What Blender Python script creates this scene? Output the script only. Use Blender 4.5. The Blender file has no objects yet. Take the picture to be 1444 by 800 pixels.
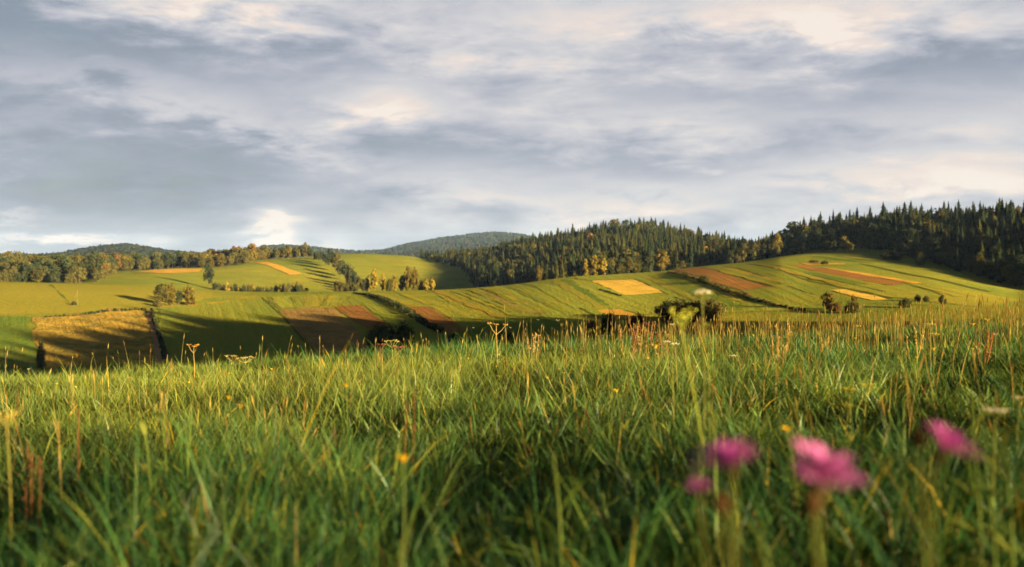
import bpy, math, random
import numpy as np
from mathutils import Vector
from mathutils.geometry import delaunay_2d_cdt

rng = np.random.default_rng(7)
random.seed(7)
SC = bpy.context.scene
COL = SC.collection
F, U0, V0 = 1404.0, 722.0, 360.0          # focal length, principal column and horizon row, in photo pixels
SUN_AZ, SUN_EL = math.radians(126), math.radians(9.2)   # compass angle from the view axis, clockwise; height
SUN_STRENGTH, EXPOSURE = 5.0, 2.9
SKY_GAIN = 0.131

# ------------------------------------------------------------------ small helpers
def tag(o, label=None, cat=None, group=None, kind=None):
    if label: o['label'] = label
    if cat: o['category'] = cat
    if group: o['group'] = group
    if kind: o['kind'] = kind
    return o

def empty(name, loc, rz=0.0, sc=(1, 1, 1)):
    o = bpy.data.objects.new(name, None)
    o.empty_display_size = 0.1
    o.location = loc; o.rotation_euler = (0, 0, rz); o.scale = sc
    COL.objects.link(o)
    return o

def link(name, me, parent=None, mat=None):
    if mat is not None and len(me.materials) == 0:
        me.materials.append(mat)
    o = bpy.data.objects.new(name, me)
    COL.objects.link(o)
    if parent is not None: o.parent = parent
    return o

class Buf:
    """collects vertices, faces of 3 or 4 corners, a tint per vertex"""
    def __init__(s): s.v, s.q, s.t, s.c, s.n = [], [], [], [], 0
    def add(s, v, q=None, t=None, c=None):
        v = np.asarray(v, float).reshape(-1, 3)
        if q is not None and len(q): s.q.append(np.asarray(q, np.int64) + s.n)
        if t is not None and len(t): s.t.append(np.asarray(t, np.int64) + s.n)
        if c is None: c = (1, 1, 1)
        c = np.asarray(c, float)
        if c.ndim == 1: c = np.tile(c, (len(v), 1))
        s.c.append(c); s.v.append(v); s.n += len(v)
    def arrays(s):
        v = np.concatenate(s.v); c = np.concatenate(s.c)
        q = np.concatenate(s.q) if s.q else np.zeros((0, 4), np.int64)
        t = np.concatenate(s.t) if s.t else np.zeros((0, 3), np.int64)
        return v, q, t, c
    def mesh(s, name, smooth=False):
        v, q, t, c = s.arrays()
        return np_mesh(name, v, q, t, c, smooth)

def np_mesh(name, v, q, t=None, c=None, smooth=False, uv=None):
    if t is None: t = np.zeros((0, 3), np.int64)
    me = bpy.data.meshes.new(name)
    me.vertices.add(len(v)); me.vertices.foreach_set('co', np.ascontiguousarray(v, np.float32).ravel())
    nl = q.size + t.size
    me.loops.add(nl)
    me.loops.foreach_set('vertex_index', np.concatenate([q.ravel(), t.ravel()]).astype(np.int32))
    me.polygons.add(len(q) + len(t))
    st = np.concatenate([np.arange(len(q)) * 4, q.size + np.arange(len(t)) * 3]).astype(np.int32)
    me.polygons.foreach_set('loop_start', st)
    if smooth: me.polygons.foreach_set('use_smooth', np.ones(len(st), bool))
    me.update(calc_edges=True)
    if c is not None:
        a = me.attributes.new('tint', 'FLOAT_COLOR', 'POINT')
        a.data.foreach_set('color', np.concatenate([c, np.ones((len(c), 1))], 1).astype(np.float32).ravel())
    if uv is not None:
        l = me.uv_layers.new(name='UVMap')
        idx = np.concatenate([q.ravel(), t.ravel()])
        l.data.foreach_set('uv', uv[idx].astype(np.float32).ravel())
    return me

def tube(pts, radii, n=5):
    """tapered tube along pts"""
    pts = np.asarray(pts, float); radii = np.broadcast_to(np.asarray(radii, float), (len(pts),))
    d = np.gradient(pts, axis=0); d /= np.linalg.norm(d, axis=1)[:, None] + 1e-9
    ref = np.where(np.abs(d[:, 2:3]) > .9, np.array([[1., 0, 0]]), np.array([[0., 0, 1]]))
    a = np.cross(d, ref); a /= np.linalg.norm(a, axis=1)[:, None] + 1e-9
    b = np.cross(d, a)
    ang = np.arange(n) * 2 * np.pi / n
    v = pts[:, None] + radii[:, None, None] * (a[:, None] * np.cos(ang)[None, :, None] + b[:, None] * np.sin(ang)[None, :, None])
    k = len(pts); i = np.arange(k - 1)[:, None] * n; j = np.arange(n)[None]
    q = np.stack([i + j, i + (j + 1) % n, i + n + (j + 1) % n, i + n + j], -1).reshape(-1, 4)
    return v.reshape(-1, 3), q

def vnoise(x, y, seed=0):
    """smooth value noise in 0..1"""
    x = np.asarray(x, float); y = np.asarray(y, float)
    xi = np.floor(x).astype(np.int64); yi = np.floor(y).astype(np.int64)
    fx = x - xi; fy = y - yi
    fx = fx * fx * (3 - 2 * fx); fy = fy * fy * (3 - 2 * fy)
    def h(a, b):
        n = (a * 374761393 + b * 668265263 + seed * 974634777) & 0xffffffff
        n = ((n ^ (n >> 13)) * 1274126177) & 0xffffffff
        return ((n ^ (n >> 16)) & 0xffff) / 65535.0
    return (h(xi, yi) * (1 - fx) + h(xi + 1, yi) * fx) * (1 - fy) + (h(xi, yi + 1) * (1 - fx) + h(xi + 1, yi + 1) * fx) * fy

def fbm(x, y, seed=0, o=4):
    s = 0; a = .5; t = 0
    for k in range(o):
        s = s + a * vnoise(x * 2 ** k, y * 2 ** k, seed + k); t += a; a *= .5
    return s / t

def pchip(xk, yk, x):
    """monotone cubic through (xk, yk)"""
    xk = np.asarray(xk, float); yk = np.asarray(yk, float)
    h = np.diff(xk); m = np.diff(yk) / h
    d = np.zeros(len(xk)); d[0], d[-1] = m[0], m[-1]
    for i in range(1, len(xk) - 1):
        if m[i - 1] * m[i] > 0:
            w1, w2 = 2 * h[i] + h[i - 1], h[i] + 2 * h[i - 1]
            d[i] = (w1 + w2) / (w1 / m[i - 1] + w2 / m[i])
    i = np.clip(np.searchsorted(xk, x) - 1, 0, len(xk) - 2)
    t = (x - xk[i]) / h[i]
    return (yk[i] * (2 * t**3 - 3 * t**2 + 1) + h[i] * d[i] * (t**3 - 2 * t**2 + t)
            + yk[i + 1] * (-2 * t**3 + 3 * t**2) + h[i] * d[i + 1] * (t**3 - t**2))

# ------------------------------------------------------------------ the lie of the land
# heights are metres relative to the eye. Survey columns: bearing given by tan(bearing) = (u-722)/1404.
def bearing(u): return np.arctan2(np.asarray(u, float) - U0, F)
PI = math.pi
DEG = lambda a: math.radians(a)
def col(u, A, B, C, D, E):
    """A valley (r,z), B field ridge (r,v), C dip (r, dz below B), D second ridge (r,v), E dip (r,z)"""
    th = float(bearing(u)); cs = math.cos(th)
    zb = -(B[1] - V0) / F * B[0] * cs; zd = -(D[1] - V0) / F * D[0] * cs
    return th, [A, (B[0], zb), (C[0], zb + C[1]), (D[0], zd), E]
SURV = [
    (DEG(-180), [(60, 3), (200, 6), (400, 4), (800, 10), (1500, 0)]),
    (DEG(-120), [(120, -8), (300, -16), (500, -14), (800, 0), (1500, -10)]),
    (DEG(-80), [(170, -22), (380, -18), (520, -22), (760, -8), (1300, -20)]),
    col(-500, (185, -23.5), (420, 398), (520, -5), (760, 380), (1200, -22)),
    col(0, (185, -23.5), (430, 398), (520, -5), (760, 385), (1200, -22)),
    col(100, (188, -24), (430, 400), (520, -5), (740, 384), (1200, -22)),
    col(200, (190, -24.5), (435, 403), (530, -4.5), (730, 381), (1200, -22)),
    col(290, (192, -25), (445, 409), (550, -5), (790, 374), (1200, -22)),
    col(350, (194, -25), (450, 412), (560, -6), (810, 367), (1200, -22)),
    col(430, (195, -25), (455, 413), (570, -6), (850, 362), (1250, -20)),
    col(500, (196, -25.2), (465, 412), (580, -6), (900, 358.5), (1300, -20)),
    col(560, (198, -25.6), (475, 411), (590, -6), (920, 360), (1300, -20)),
    col(620, (200, -26), (485, 409), (590, -6), (920, 366), (1300, -18)),
    col(670, (200, -26), (490, 406), (590, -5), (930, 364), (1300, -18)),
    col(722, (200, -26), (500, 401), (590, -5), (960, 358), (1350, -16)),
    col(800, (202, -25.5), (525, 391), (610, -4), (980, 350), (1400, -12)),
    col(900, (205, -25), (550, 385), (630, -3), (980, 338), (1400, -10)),
    col(1000, (210, -24), (570, 375), (650, -2), (980, 356), (1400, -10)),
    col(1060, (213, -23.4), (590, 369), (660, -1), (950, 364), (1400, -10)),
    col(1100, (215, -23), (605, 363), (660, 0), (780, 355), (1400, -10)),
    col(1150, (217, -22), (620, 357), (660, 1), (740, 347), (1300, -10)),
    col(1200, (220, -21), (620, 355), (655, 1.5), (730, 337), (1300, -10)),
    col(1300, (228, -19.5), (565, 369), (610, 3.5), (700, 332), (1300, -10)),
    col(1400, (236, -18.5), (505, 398), (560, 5), (690, 331), (1300, -10)),
    col(1444, (240, -18), (485, 409), (540, 6), (690, 336), (1300, -10)),
    (DEG(38), [(220, -16), (420, -9), (470, -5), (580, 10), (1300, -5)]),
    (DEG(53), [(170, -7), (300, 0), (360, 1), (450, 7), (1300, 0)]),
    (DEG(75), [(110, 6), (180, 22), (240, 31), (320, 27), (1300, 0)]),
    (DEG(100), [(80, 5), (160, 11), (240, 12), (400, 14), (1300, 0)]),
    (DEG(140), [(60, 4.5), (200, 9), (400, 10), (800, 12), (1500, 0)]),
    (DEG(180.01), [(60, 3), (200, 6), (400, 4), (800, 10), (1500, 0)]),
]
FAR = [(-900, 356, 3200), (-300, 359, 3200), (0, 360, 3000), (70, 359.5, 2900), (105, 355.5, 2700), (140, 349.5, 2600), (165, 347, 2600), (185, 347, 2600), (205, 351, 2600), (235, 355, 2600), (262, 357.5, 2700),
       (320, 356, 3300), (360, 352, 3600), (400, 348, 3800), (430, 349, 3900), (470, 354, 4000), (500, 356.5, 4100), (540, 353, 4300),
       (580, 343, 4400), (620, 337, 4500), (660, 332, 4500), (700, 328.5, 4500), (730, 330, 4500), (760, 336, 4500), (820, 345, 4500), (900, 352, 4500), (1100, 355, 4500), (1600, 352, 4500), (2600, 352, 4500)]
def meadow(th, r):
    x, y = r * np.sin(th), r * np.cos(th)
    return -0.65 + 0.054 * x - 0.059 * np.clip(y, -60, 1e9)

TH = np.unique(np.concatenate([np.linspace(-PI, DEG(-34), 150), bearing(np.arange(-230, 1690, 3.0)), np.linspace(DEG(35), PI, 150)]))
RR = np.unique(np.concatenate([np.linspace(0.02, 24, 70), np.geomspace(24, 130, 50), np.linspace(130, 1000, 190), np.geomspace(1000, 9000, 90)]))
sth = np.array([s[0] for s in SURV])
def survey(j, k): return pchip(sth, [s[1][j][k] for s in SURV], TH)
ring_r = [survey(j, 0) for j in range(5)]; ring_z = [survey(j, 1) for j in range(5)]
fth = bearing([f[0] for f in FAR])
far_v = np.interp(TH, fth, [f[1] + (5.5 if f[0] < 300 else 3) for f in FAR]); far_r = np.interp(TH, fth, [f[2] for f in FAR])
far_z = -(far_v - V0) / F * far_r * np.cos(np.clip(TH, -1, 1))
ZG = np.zeros((len(TH), len(RR)))
for i, th in enumerate(TH):
    xs = [0, 5, 10, 15.5, 19.5, 50] + [ring_r[j][i] for j in range(5)] + [far_r[i] * .75, far_r[i], far_r[i] * 1.35, 9000]
    zs = [meadow(th, x) for x in xs[:4]] + [meadow(th, xs[4]) - 0.3]
    zs += [(meadow(th, 15.5) + .2) / 15.5 * 50 - 1.9 if abs(th) < DEG(75) else meadow(th, 50)]
    zs += [ring_z[j][i] for j in range(5)] + [far_z[i] * .45 - 10, far_z[i], far_z[i] - 60, -110]
    if abs(th) > DEG(75):                                  # behind: the meadow simply carries on
        w = min(1, (abs(th) - DEG(75)) / DEG(25)); zs[4] += .3 * w; zs[5] = (1 - w) * ((meadow(th, 15.5) + .2) / 15.5 * 50 - 1.9) + w * zs[5]
    ZG[i] = pchip(xs, zs, RR)
XG, YG = np.sin(TH)[:, None] * RR, np.cos(TH)[:, None] * RR
amp = np.interp(RR, [0, 3, 15, 80, 200, 500, 900, 2000, 4000, 9000], [.0, .03, .05, .3, .5, .8, 2, 12, 16, 16])[None]
wl = np.interp(RR, [0, 15, 80, 300, 900, 2000, 9000], [2.2, 3, 25, 70, 140, 260, 500])
for k0, k1, w_ in ((0, 24, 2.6), (24, 150, 25.), (100, 1100, 75.), (900, 9000, 300.)):
    m = np.clip(np.minimum((RR - k0) / (k0 * .4 + .5), (k1 - RR) / (k1 * .3)), 0, 1)[None]
    ZG += amp * m * (fbm(XG / w_ + 31, YG / w_ + 17, 3, 3) - .5) * 1.6
def terr(x, y):
    x = np.asarray(x, float); y = np.asarray(y, float)
    th = np.arctan2(x, y); r = np.hypot(x, y)
    a = np.interp(th, TH, np.arange(len(TH))); b = np.interp(r, RR, np.arange(len(RR)))
    i = np.clip(a.astype(int), 0, len(TH) - 2); j = np.clip(b.astype(int), 0, len(RR) - 2)
    fa, fb = a - i, b - j
    return (ZG[i, j] * (1 - fa) + ZG[i + 1, j] * fa) * (1 - fb) + (ZG[i, j + 1] * (1 - fa) + ZG[i + 1, j + 1] * fa) * fb
def polar(u, r):
    th = bearing(u); return r * np.sin(th), r * np.cos(th)
def survey_point(u, v, r0=110, r1=1050):
    """the ground point on bearing u whose dip below the horizon is that of row v (first one seen)"""
    th = float(bearing(u)); r = np.linspace(r0, r1, 2400)
    x, y = r * math.sin(th), r * math.cos(th)
    z = terr(x, y); vv = V0 - F * z / y
    lo = np.minimum.accumulate(vv)
    k = np.argmax(vv <= v)
    if vv[k] > v: k = int(np.argmin(vv))
    return np.array([x[k], y[k], z[k]])

# ------------------------------------------------------------------ materials
class NT:
    def __init__(s, tree): s.t = tree; s.n = tree.nodes; s.l = tree.links
    def new(s, typ, **kw):
        n = s.n.new(typ)
        for k, v in kw.items(): setattr(n, k, v)
        return n
    def put(s, sock, v):
        if isinstance(v, bpy.types.NodeSocket): s.l.new(v, sock)
        elif v is not None: sock.default_value = v
    def math(s, op, a, b=None, c=None, clamp=False):
        n = s.new('ShaderNodeMath', operation=op, use_clamp=clamp)
        for i, x in enumerate((a, b, c)): s.put(n.inputs[i], x)
        return n.outputs[0]
    def vmath(s, op, a, b=None):
        n = s.new('ShaderNodeVectorMath', operation=op); s.put(n.inputs[0], a)
        if b is not None: s.put(n.inputs[1], b)
        return n.outputs[0]
    def mix(s, f, a, b, blend='MIX'):
        n = s.new('ShaderNodeMix', data_type='RGBA', blend_type=blend)
        s.put(n.inputs[0], f); s.put(n.inputs[6], a); s.put(n.inputs[7], b)
        return n.outputs[2]
    def noise(s, vec, scale, detail=4, rough=.55, dist=0.0):
        n = s.new('ShaderNodeTexNoise'); s.put(n.inputs['Vector'], vec)
        n.inputs['Scale'].default_value = scale; n.inputs['Detail'].default_value = detail
        n.inputs['Roughness'].default_value = rough; n.inputs['Distortion'].default_value = dist
        return n.outputs[0]
    def ramp(s, f, stops):
        n = s.new('ShaderNodeValToRGB'); s.put(n.inputs[0], f)
        e = n.color_ramp.elements
        while len(e) < len(stops): e.new(.5)
        for el, (p, c) in zip(e, stops): el.position = p; el.color = (*c, 1)
        return n.outputs[0]
    def sharp(s, f, lo, hi):
        n = s.new('ShaderNodeMapRange'); s.put(n.inputs[0], f)
        n.inputs[1].default_value = lo; n.inputs[2].default_value = hi
        return n.outputs[0]

def new_mat(name):
    m = bpy.data.materials.new(name); m.use_nodes = True
    m.node_tree.nodes.clear()
    return m, NT(m.node_tree)
def rgb(c): return (*c, 1.0)

def mat_ground(name, c1, c2, c3, big, mid, fine, bump_d, bump_s=1.0):
    m, t = new_mat(name)
    pos = t.new('ShaderNodeNewGeometry').outputs['Position']
    n1 = t.sharp(t.noise(pos, 1 / big, 4, .6), .32, .68); n2 = t.sharp(t.noise(pos, 1 / mid, 5, .65), .3, .7); n3 = t.noise(pos, 1 / fine, 4, .7)
    c = t.mix(n1, rgb(c1), rgb(c2)); c = t.mix(t.math('MULTIPLY', n2, .55), c, rgb(c3))
    c = t.mix(t.sharp(n3, .25, .75), t.mix(.35, c, (0, 0, 0, 1)), c)
    b = t.new('ShaderNodeBump'); b.inputs['Strength'].default_value = bump_s; b.inputs['Distance'].default_value = bump_d
    t.put(b.inputs['Height'], n3)
    p = t.new('ShaderNodeBsdfDiffuse'); t.put(p.inputs[0], c); t.put(p.inputs['Normal'], b.outputs[0])
    o = t.new('ShaderNodeOutputMaterial'); t.l.new(p.outputs[0], o.inputs[0])
    return m

def mat_field(name, c1, c2, c3, row=3.0, rough_patch=14.0, stripe=.6, mottle=.5, grain=1.0, bump_d=.35):
    """a crop: UV x runs along the rows, UV y across them, both in metres"""
    m, t = new_mat(name)
    uv = t.new('ShaderNodeUVMap').outputs[0]
    st = t.vmath('MULTIPLY', uv, (1 / (row * 30), 1 / row, 1)); st2 = t.vmath('MULTIPLY', uv, (1 / (row * 60), 1 / (row * 3.7), 1))
    s1 = t.sharp(t.noise(st, 1.0, 3, .6), .35, .65); s2 = t.sharp(t.noise(st2, 1.0, 2, .5), .35, .65)
    n1 = t.sharp(t.noise(uv, 1 / rough_patch, 5, .65, .6), .36, .66)
    g = t.noise(uv, 1 / grain, 3, .75)
    c = t.mix(t.math('MULTIPLY', t.math('ADD', t.math('MULTIPLY', s1, .5), t.math('MULTIPLY', s2, .5)), stripe), rgb(c1), rgb(c2))
    c = t.mix(t.math('MULTIPLY', n1, mottle), c, rgb(c3))
    c = t.mix(t.sharp(g, .3, .7), t.mix(.3, c, (0, 0, 0, 1)), c)
    h = t.math('ADD', g, t.math('MULTIPLY', s1, .25))
    b = t.new('ShaderNodeBump'); b.inputs['Strength'].default_value = 1; b.inputs['Distance'].default_value = bump_d
    t.put(b.inputs['Height'], h)
    p = t.new('ShaderNodeBsdfDiffuse'); t.put(p.inputs[0], c); t.put(p.inputs['Normal'], b.outputs[0])
    o = t.new('ShaderNodeOutputMaterial'); t.l.new(p.outputs[0], o.inputs[0])
    return m

def mat_leaf(name, trans=.3, gloss=.0, vary=.35, trans_tint=(1.25, 1.15, .5)):
    """leaves, needles and blades: own colour from the mesh, light passes through"""
    m, t = new_mat(name)
    a = t.new('ShaderNodeAttribute', attribute_name='tint').outputs['Color']
    r = t.new('ShaderNodeObjectInfo').outputs['Random']
    f = t.math('MULTIPLY_ADD', r, vary, 1 - vary / 2)
    cc = t.new('ShaderNodeCombineXYZ')
    for k in range(3): t.put(cc.inputs[k], f)
    c = t.vmath('MULTIPLY', a, cc.outputs[0])
    d = t.new('ShaderNodeBsdfDiffuse'); t.put(d.inputs[0], c)
    tr = t.new('ShaderNodeBsdfTranslucent'); t.put(tr.inputs[0], t.vmath('MULTIPLY', c, trans_tint))
    mx = t.new('ShaderNodeMixShader'); mx.inputs[0].default_value = trans
    t.l.new(d.outputs[0], mx.inputs[1]); t.l.new(tr.outputs[0], mx.inputs[2])
    out = mx.outputs[0]
    if gloss:
        g = t.new('ShaderNodeBsdfGlossy'); g.inputs['Roughness'].default_value = .42; g.inputs[0].default_value = (1, 1, 1, 1)
        m2 = t.new('ShaderNodeMixShader'); m2.inputs[0].default_value = gloss
        t.l.new(out, m2.inputs[1]); t.l.new(g.outputs[0], m2.inputs[2]); out = m2.outputs[0]
    o = t.new('ShaderNodeOutputMaterial'); t.l.new(out, o.inputs[0])
    return m

def mat_bark(name, c1, c2):
    m, t = new_mat(name)
    pos = t.new('ShaderNodeTexCoord').outputs['Object']
    n = t.noise(t.vmath('MULTIPLY', pos, (6, 6, 1.2)), 1.0, 4, .6)
    d = t.new('ShaderNodeBsdfDiffuse'); t.put(d.inputs[0], t.mix(n, rgb(c1), rgb(c2)))
    o = t.new('ShaderNodeOutputMaterial'); t.l.new(d.outputs[0], o.inputs[0])
    return m

M_LEAF = mat_leaf('tree_foliage', .25)
M_NEEDLE = mat_leaf('needles', .12)
M_GRASS = mat_leaf('grass_blades', .30, .012, 0.0, (1.05, 1.1, .5))
M_PLANT = mat_leaf('meadow_plants', .35, .0, .12, (1.1, 1.05, .9))
M_BARK = mat_bark('bark', (.05, .035, .022), (.12, .085, .055))
M_POLE = mat_bark('weathered_timber', (.085, .08, .025), (.12, .105, .035))

# ------------------------------------------------------------------ ground sheets
G_GREEN, G_DARK, G_GOLD = (.10, .135, .018), (.065, .105, .016), (.20, .17, .022)
M_SOIL = mat_ground('meadow_turf', (.030, .040, .010), (.045, .05, .014), (.05, .04, .018), 1.2, .3, .06, .02)
M_HILL = mat_ground('hill_pasture', (.130, .162, .022), (.245, .210, .022), (.090, .132, .020), 60, 12, 1.6, .6)
M_FLOOR = mat_ground('rough_grass', (.05, .085, .022), (.075, .10, .022), (.09, .085, .02), 60, 12, 1.8, .5)
M_FARHILL = mat_ground('distant_woodland_floor', (.035, .05, .018), (.05, .055, .018), (.07, .06, .02), 300, 90, 30, 6)

def sheet(name, r0, r1, mat):
    j0, j1 = np.searchsorted(RR, r0), min(len(RR) - 1, np.searchsorted(RR, r1))
    n, k = len(TH), j1 - j0 + 1
    v = np.stack([XG[:, j0:j1 + 1], YG[:, j0:j1 + 1], ZG[:, j0:j1 + 1]], -1).reshape(-1, 3)
    i, j = np.meshgrid(np.arange(n - 1), np.arange(k - 1), indexing='ij')
    q = np.stack([i * k + j, (i + 1) * k + j, (i + 1) * k + j + 1, i * k + j + 1], -1).reshape(-1, 4)
    q = q[:, ::-1]
    return tag(link(name, np_mesh(name, v, q, smooth=True), None, mat), kind='structure')
sheet('meadow_ground', 0, 60, M_SOIL)
sheet('valley_ground', 60, 128, M_FLOOR)
sheet('hillside', 128, 1010, M_HILL)
sheet('distant_hills', 1010, 9000, M_FARHILL)

# ------------------------------------------------------------------ the strip fields on the opposite hillside
C_ = {
    'pasture':  ((0.2116, 0.1879, 0.02594), (0.2415, 0.1984, 0.0162), (0.1659, 0.1664, 0.02297), 5, 30, .5, .6, 1.6, .35),
    'green':    ((0.1007, 0.1449, 0.0201), (0.1716, 0.1879, 0.02594), (0.1971, 0.1597, 0.018), 3, 22, .9, .6, 1.5, .5),
    'lush':     ((0.06864, 0.1266, 0.01752), (0.1087, 0.1503, 0.02079), (0.1602, 0.1449, 0.0201), 3, 26, .8, .5, 1.5, .5),
    'yellowgreen': ((0.1602, 0.1771, 0.02455), (0.276, 0.2178, 0.0198), (0.1144, 0.1449, 0.0201), 3, 16, 1.0, .7, 1.3, .5),
    'lime':     ((0.1201, 0.1771, 0.02455), (0.2517, 0.2523, 0.03485), (0.2464, 0.1984, 0.0216), 3.2, 18, .75, .6, 1.5, .6),
    'fallow':   ((.34, .215, .03), (.45, .28, .038), (.13, .115, .028), 4, 6, .6, 1.0, 1.6, 1.2),
    'tan':      ((0.2365, 0.1452, 0.045), (0.2858, 0.1742, 0.054), (0.1281, 0.0968, 0.0315), 4, 9, .6, .8, 1.6, .5),
    'track':    ((0.3351, 0.1839, 0.0855), (0.276, 0.15, 0.072), (0.1971, 0.1452, 0.054), 1.2, 10, .7, .5, 1.0, .2),
    'ploughed': ((.205, .088, .026), (.26, .118, .032), (.145, .095, .024), 2, 11, 1.0, .9, 1.2, .5),
    'redbrown': ((.19, .072, .024), (.235, .092, .028), (.14, .10, .024), 2, 8, .9, .9, 1.2, .4),
    'stubble':  ((.50, .31, .045), (.66, .43, .075), (.37, .255, .04), 2.4, 9, 1.0, .85, 1.0, .35),
    'drygrass': ((0.2957, 0.1839, 0.027), (0.2168, 0.1742, 0.0198), (0.1774, 0.1549, 0.018), 2, 5, .8, .9, 1.0, .4),
    'straw':    ((0.4337, 0.242, 0.036), (0.5125, 0.2904, 0.045), (0.2563, 0.1646, 0.027), 2, 7, .9, .8, 1.0, .3),
    'verge':    ((0.06864, 0.08052, 0.01109), (0.103, 0.09662, 0.01337), (0.07885, 0.05808, 0.018), 2, 6, .5, .6, 1.0, .5),
}
FM = {k: mat_field('crop_' + k, *v) for k, v in C_.items()}
_lift = [0]
def field(name, uv, crop, along, jit=.5, lift=None, step=4.5):
    P = [survey_point(*p)[:2] for p in uv]
    a, b = survey_point(*along[0])[:2], survey_point(*along[1])[:2]
    ax = (b - a) / np.linalg.norm(b - a); ay = np.array([-ax[1], ax[0]])
    ring = []
    for k in range(len(P)):
        p, q = P[k], P[(k + 1) % len(P)]
        n = max(1, int(np.linalg.norm(q - p) / 3))
        nd = (q - p) / (np.linalg.norm(q - p) + 1e-6); nn = np.array([-nd[1], nd[0]])
        for s in range(n):
            w = p + (q - p) * s / n
            if s: w = w + nn * (fbm(w[0] / 9, w[1] / 9, 5, 2) - .5) * 5.0 * jit
            ring.append(w)
    ring = np.array(ring); nr = len(ring)
    lo, hi = ring.min(0), ring.max(0)
    gx, gy = np.meshgrid(np.arange(lo[0], hi[0], step), np.arange(lo[1], hi[1], step))
    pts = np.stack([gx.ravel(), gy.ravel()], 1)
    x, y = pts[:, 0], pts[:, 1]; ins = np.zeros(len(pts), bool)
    for k in range(nr):
        (x1, y1), (x2, y2) = ring[k], ring[(k + 1) % nr]
        c = ((y1 > y) != (y2 > y)) & (x < (x2 - x1) * (y - y1) / (y2 - y1 + 1e-12) + x1)
        ins ^= c
    pts = pts[ins]
    if len(pts):
        dmin = np.full(len(pts), 1e9)
        for w in ring: dmin = np.minimum(dmin, np.hypot(pts[:, 0] - w[0], pts[:, 1] - w[1]))
        pts = pts[dmin > 1.6]
    allp = np.concatenate([ring, pts]) if len(pts) else ring
    vv, ee, ff, *_ = delaunay_2d_cdt([Vector(p) for p in allp], [(k, (k + 1) % nr) for k in range(nr)], [], 1, 1e-4)
    vv = np.array([tuple(p) for p in vv]); ff = np.array([f for f in ff if len(f) == 3])
    _lift[0] += 1
    z = terr(vv[:, 0], vv[:, 1]) + (lift if lift is not None else .10 + .0025 * _lift[0])
    v3 = np.column_stack([vv, z])
    n = np.cross(v3[ff[:, 1]] - v3[ff[:, 0]], v3[ff[:, 2]] - v3[ff[:, 0]])[:, 2]
    ff[n < 0] = ff[n < 0][:, ::-1]
    uvm = np.column_stack([vv @ ax, vv @ ay])
    me = np_mesh(name, v3, np.zeros((0, 4), np.int64), ff, None, True, uvm)
    return tag(link(name, me, None, FM[crop]), kind='structure')

field('pasture', [(-60, 399), (0, 399), (110, 402), (215, 405.5), (300, 411.5), (300, 419), (272, 428), (215, 433), (150, 437), (100, 443), (0, 445), (-60, 446)], 'pasture', [(0, 425), (250, 425)])
field('green_field', [(-60, 448), (41, 447), (47, 480), (60, 522), (-60, 522)], 'lush', [(20, 450), (30, 520)])
field('fallow_field', [(45, 448), (110, 443), (200, 437.5), (205, 440), (216, 480), (222, 512), (62, 520), (50, 485)], 'fallow', [(60, 450), (75, 515)])
field('dirt_track', [(205, 437), (214, 437), (222, 470), (231, 512), (221, 512), (213, 470)], 'track', [(208, 440), (226, 512)], .2)
field('green_field', [(222, 436), (285, 428), (368, 421), (395, 445), (418, 473), (440, 498), (232, 510)], 'green', [(370, 421), (440, 498)])
field('dry_verge', [(222, 432.5), (275, 429), (310, 426.2), (340, 420.8), (362, 417.5), (361, 418.3), (342, 422), (312, 427.7), (280, 430.5), (222, 434.5)], 'drygrass', [(226, 433), (368, 418)], .6)
field('field_path', [(368, 420), (371, 420), (400, 446), (428, 478), (445, 498), (441, 498), (424, 478), (396, 446)], 'verge', [(369, 421), (440, 498)], .2)
field('strip_field', [(374, 419), (430, 416), (498, 413.5), (475, 434), (393, 436)], 'yellowgreen', [(374, 419), (393, 436)])
field('rough_field', [(394, 437), (470, 433.5), (500, 462), (527, 496), (446, 500), (428, 477)], 'tan', [(394, 437), (446, 500)])
field('red_earth_plot', [(473, 433), (508, 430.5), (530, 446), (552, 462.5), (517, 464.5), (492, 449)], 'redbrown', [(473, 433), (517, 464)])
field('green_field', [(500, 414), (506, 414), (545, 431), (580, 450), (616, 471), (640, 492), (530, 495), (518, 466), (590, 464), (553, 461), (511, 430), (480, 432)], 'green', [(506, 414), (616, 471)])
field('strip_field', [(516, 412.5), (598, 410), (640, 432), (606, 433), (571, 432.5), (545, 423)], 'yellowgreen', [(516, 412), (571, 432)])
field('red_earth_plot', [(572, 433), (605, 433), (632, 449), (658, 467), (630, 471), (600, 451)], 'redbrown', [(572, 433), (630, 471)])
field('strip_field', [(600, 410), (671, 407.5), (715, 427), (764, 446), (700, 452), (662, 466), (634, 449), (607, 433), (641, 432)], 'yellowgreen', [(600, 410), (700, 452)])
field('green_field', [(661, 467), (700, 453), (765, 447), (800, 463), (812, 482), (650, 492), (632, 472)], 'lush', [(600, 410), (700, 452)])
field('field_path', [(670, 408), (674, 408), (720, 428), (768, 446), (764, 447), (716, 429)], 'tan', [(670, 408), (766, 446)], .2)
field('striped_green_field', [(676, 407), (722, 402), (795, 392.5), (832, 397), (879, 417), (936, 414), (1002, 440), (905, 444), (872, 436), (843, 438), (868, 452), (845, 470), (815, 478), (800, 462), (722, 428)], 'lime', [(700, 405), (800, 448)])
field('stubble_field', [(833, 396.5), (893, 394.5), (916, 404), (936, 413), (880, 416.5), (856, 406)], 'stubble', [(833, 397), (880, 416)])
field('straw_plot', [(842, 438), (873, 436.5), (906, 446), (890, 450), (869, 451)], 'straw', [(842, 438), (870, 451)])
field('green_field', [(800, 392), (850, 387), (942, 385), (1000, 403), (1060, 425), (1120, 439), (1000, 441), (937, 413), (895, 394), (833, 396)], 'lime', [(850, 387), (1000, 440)])
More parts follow.
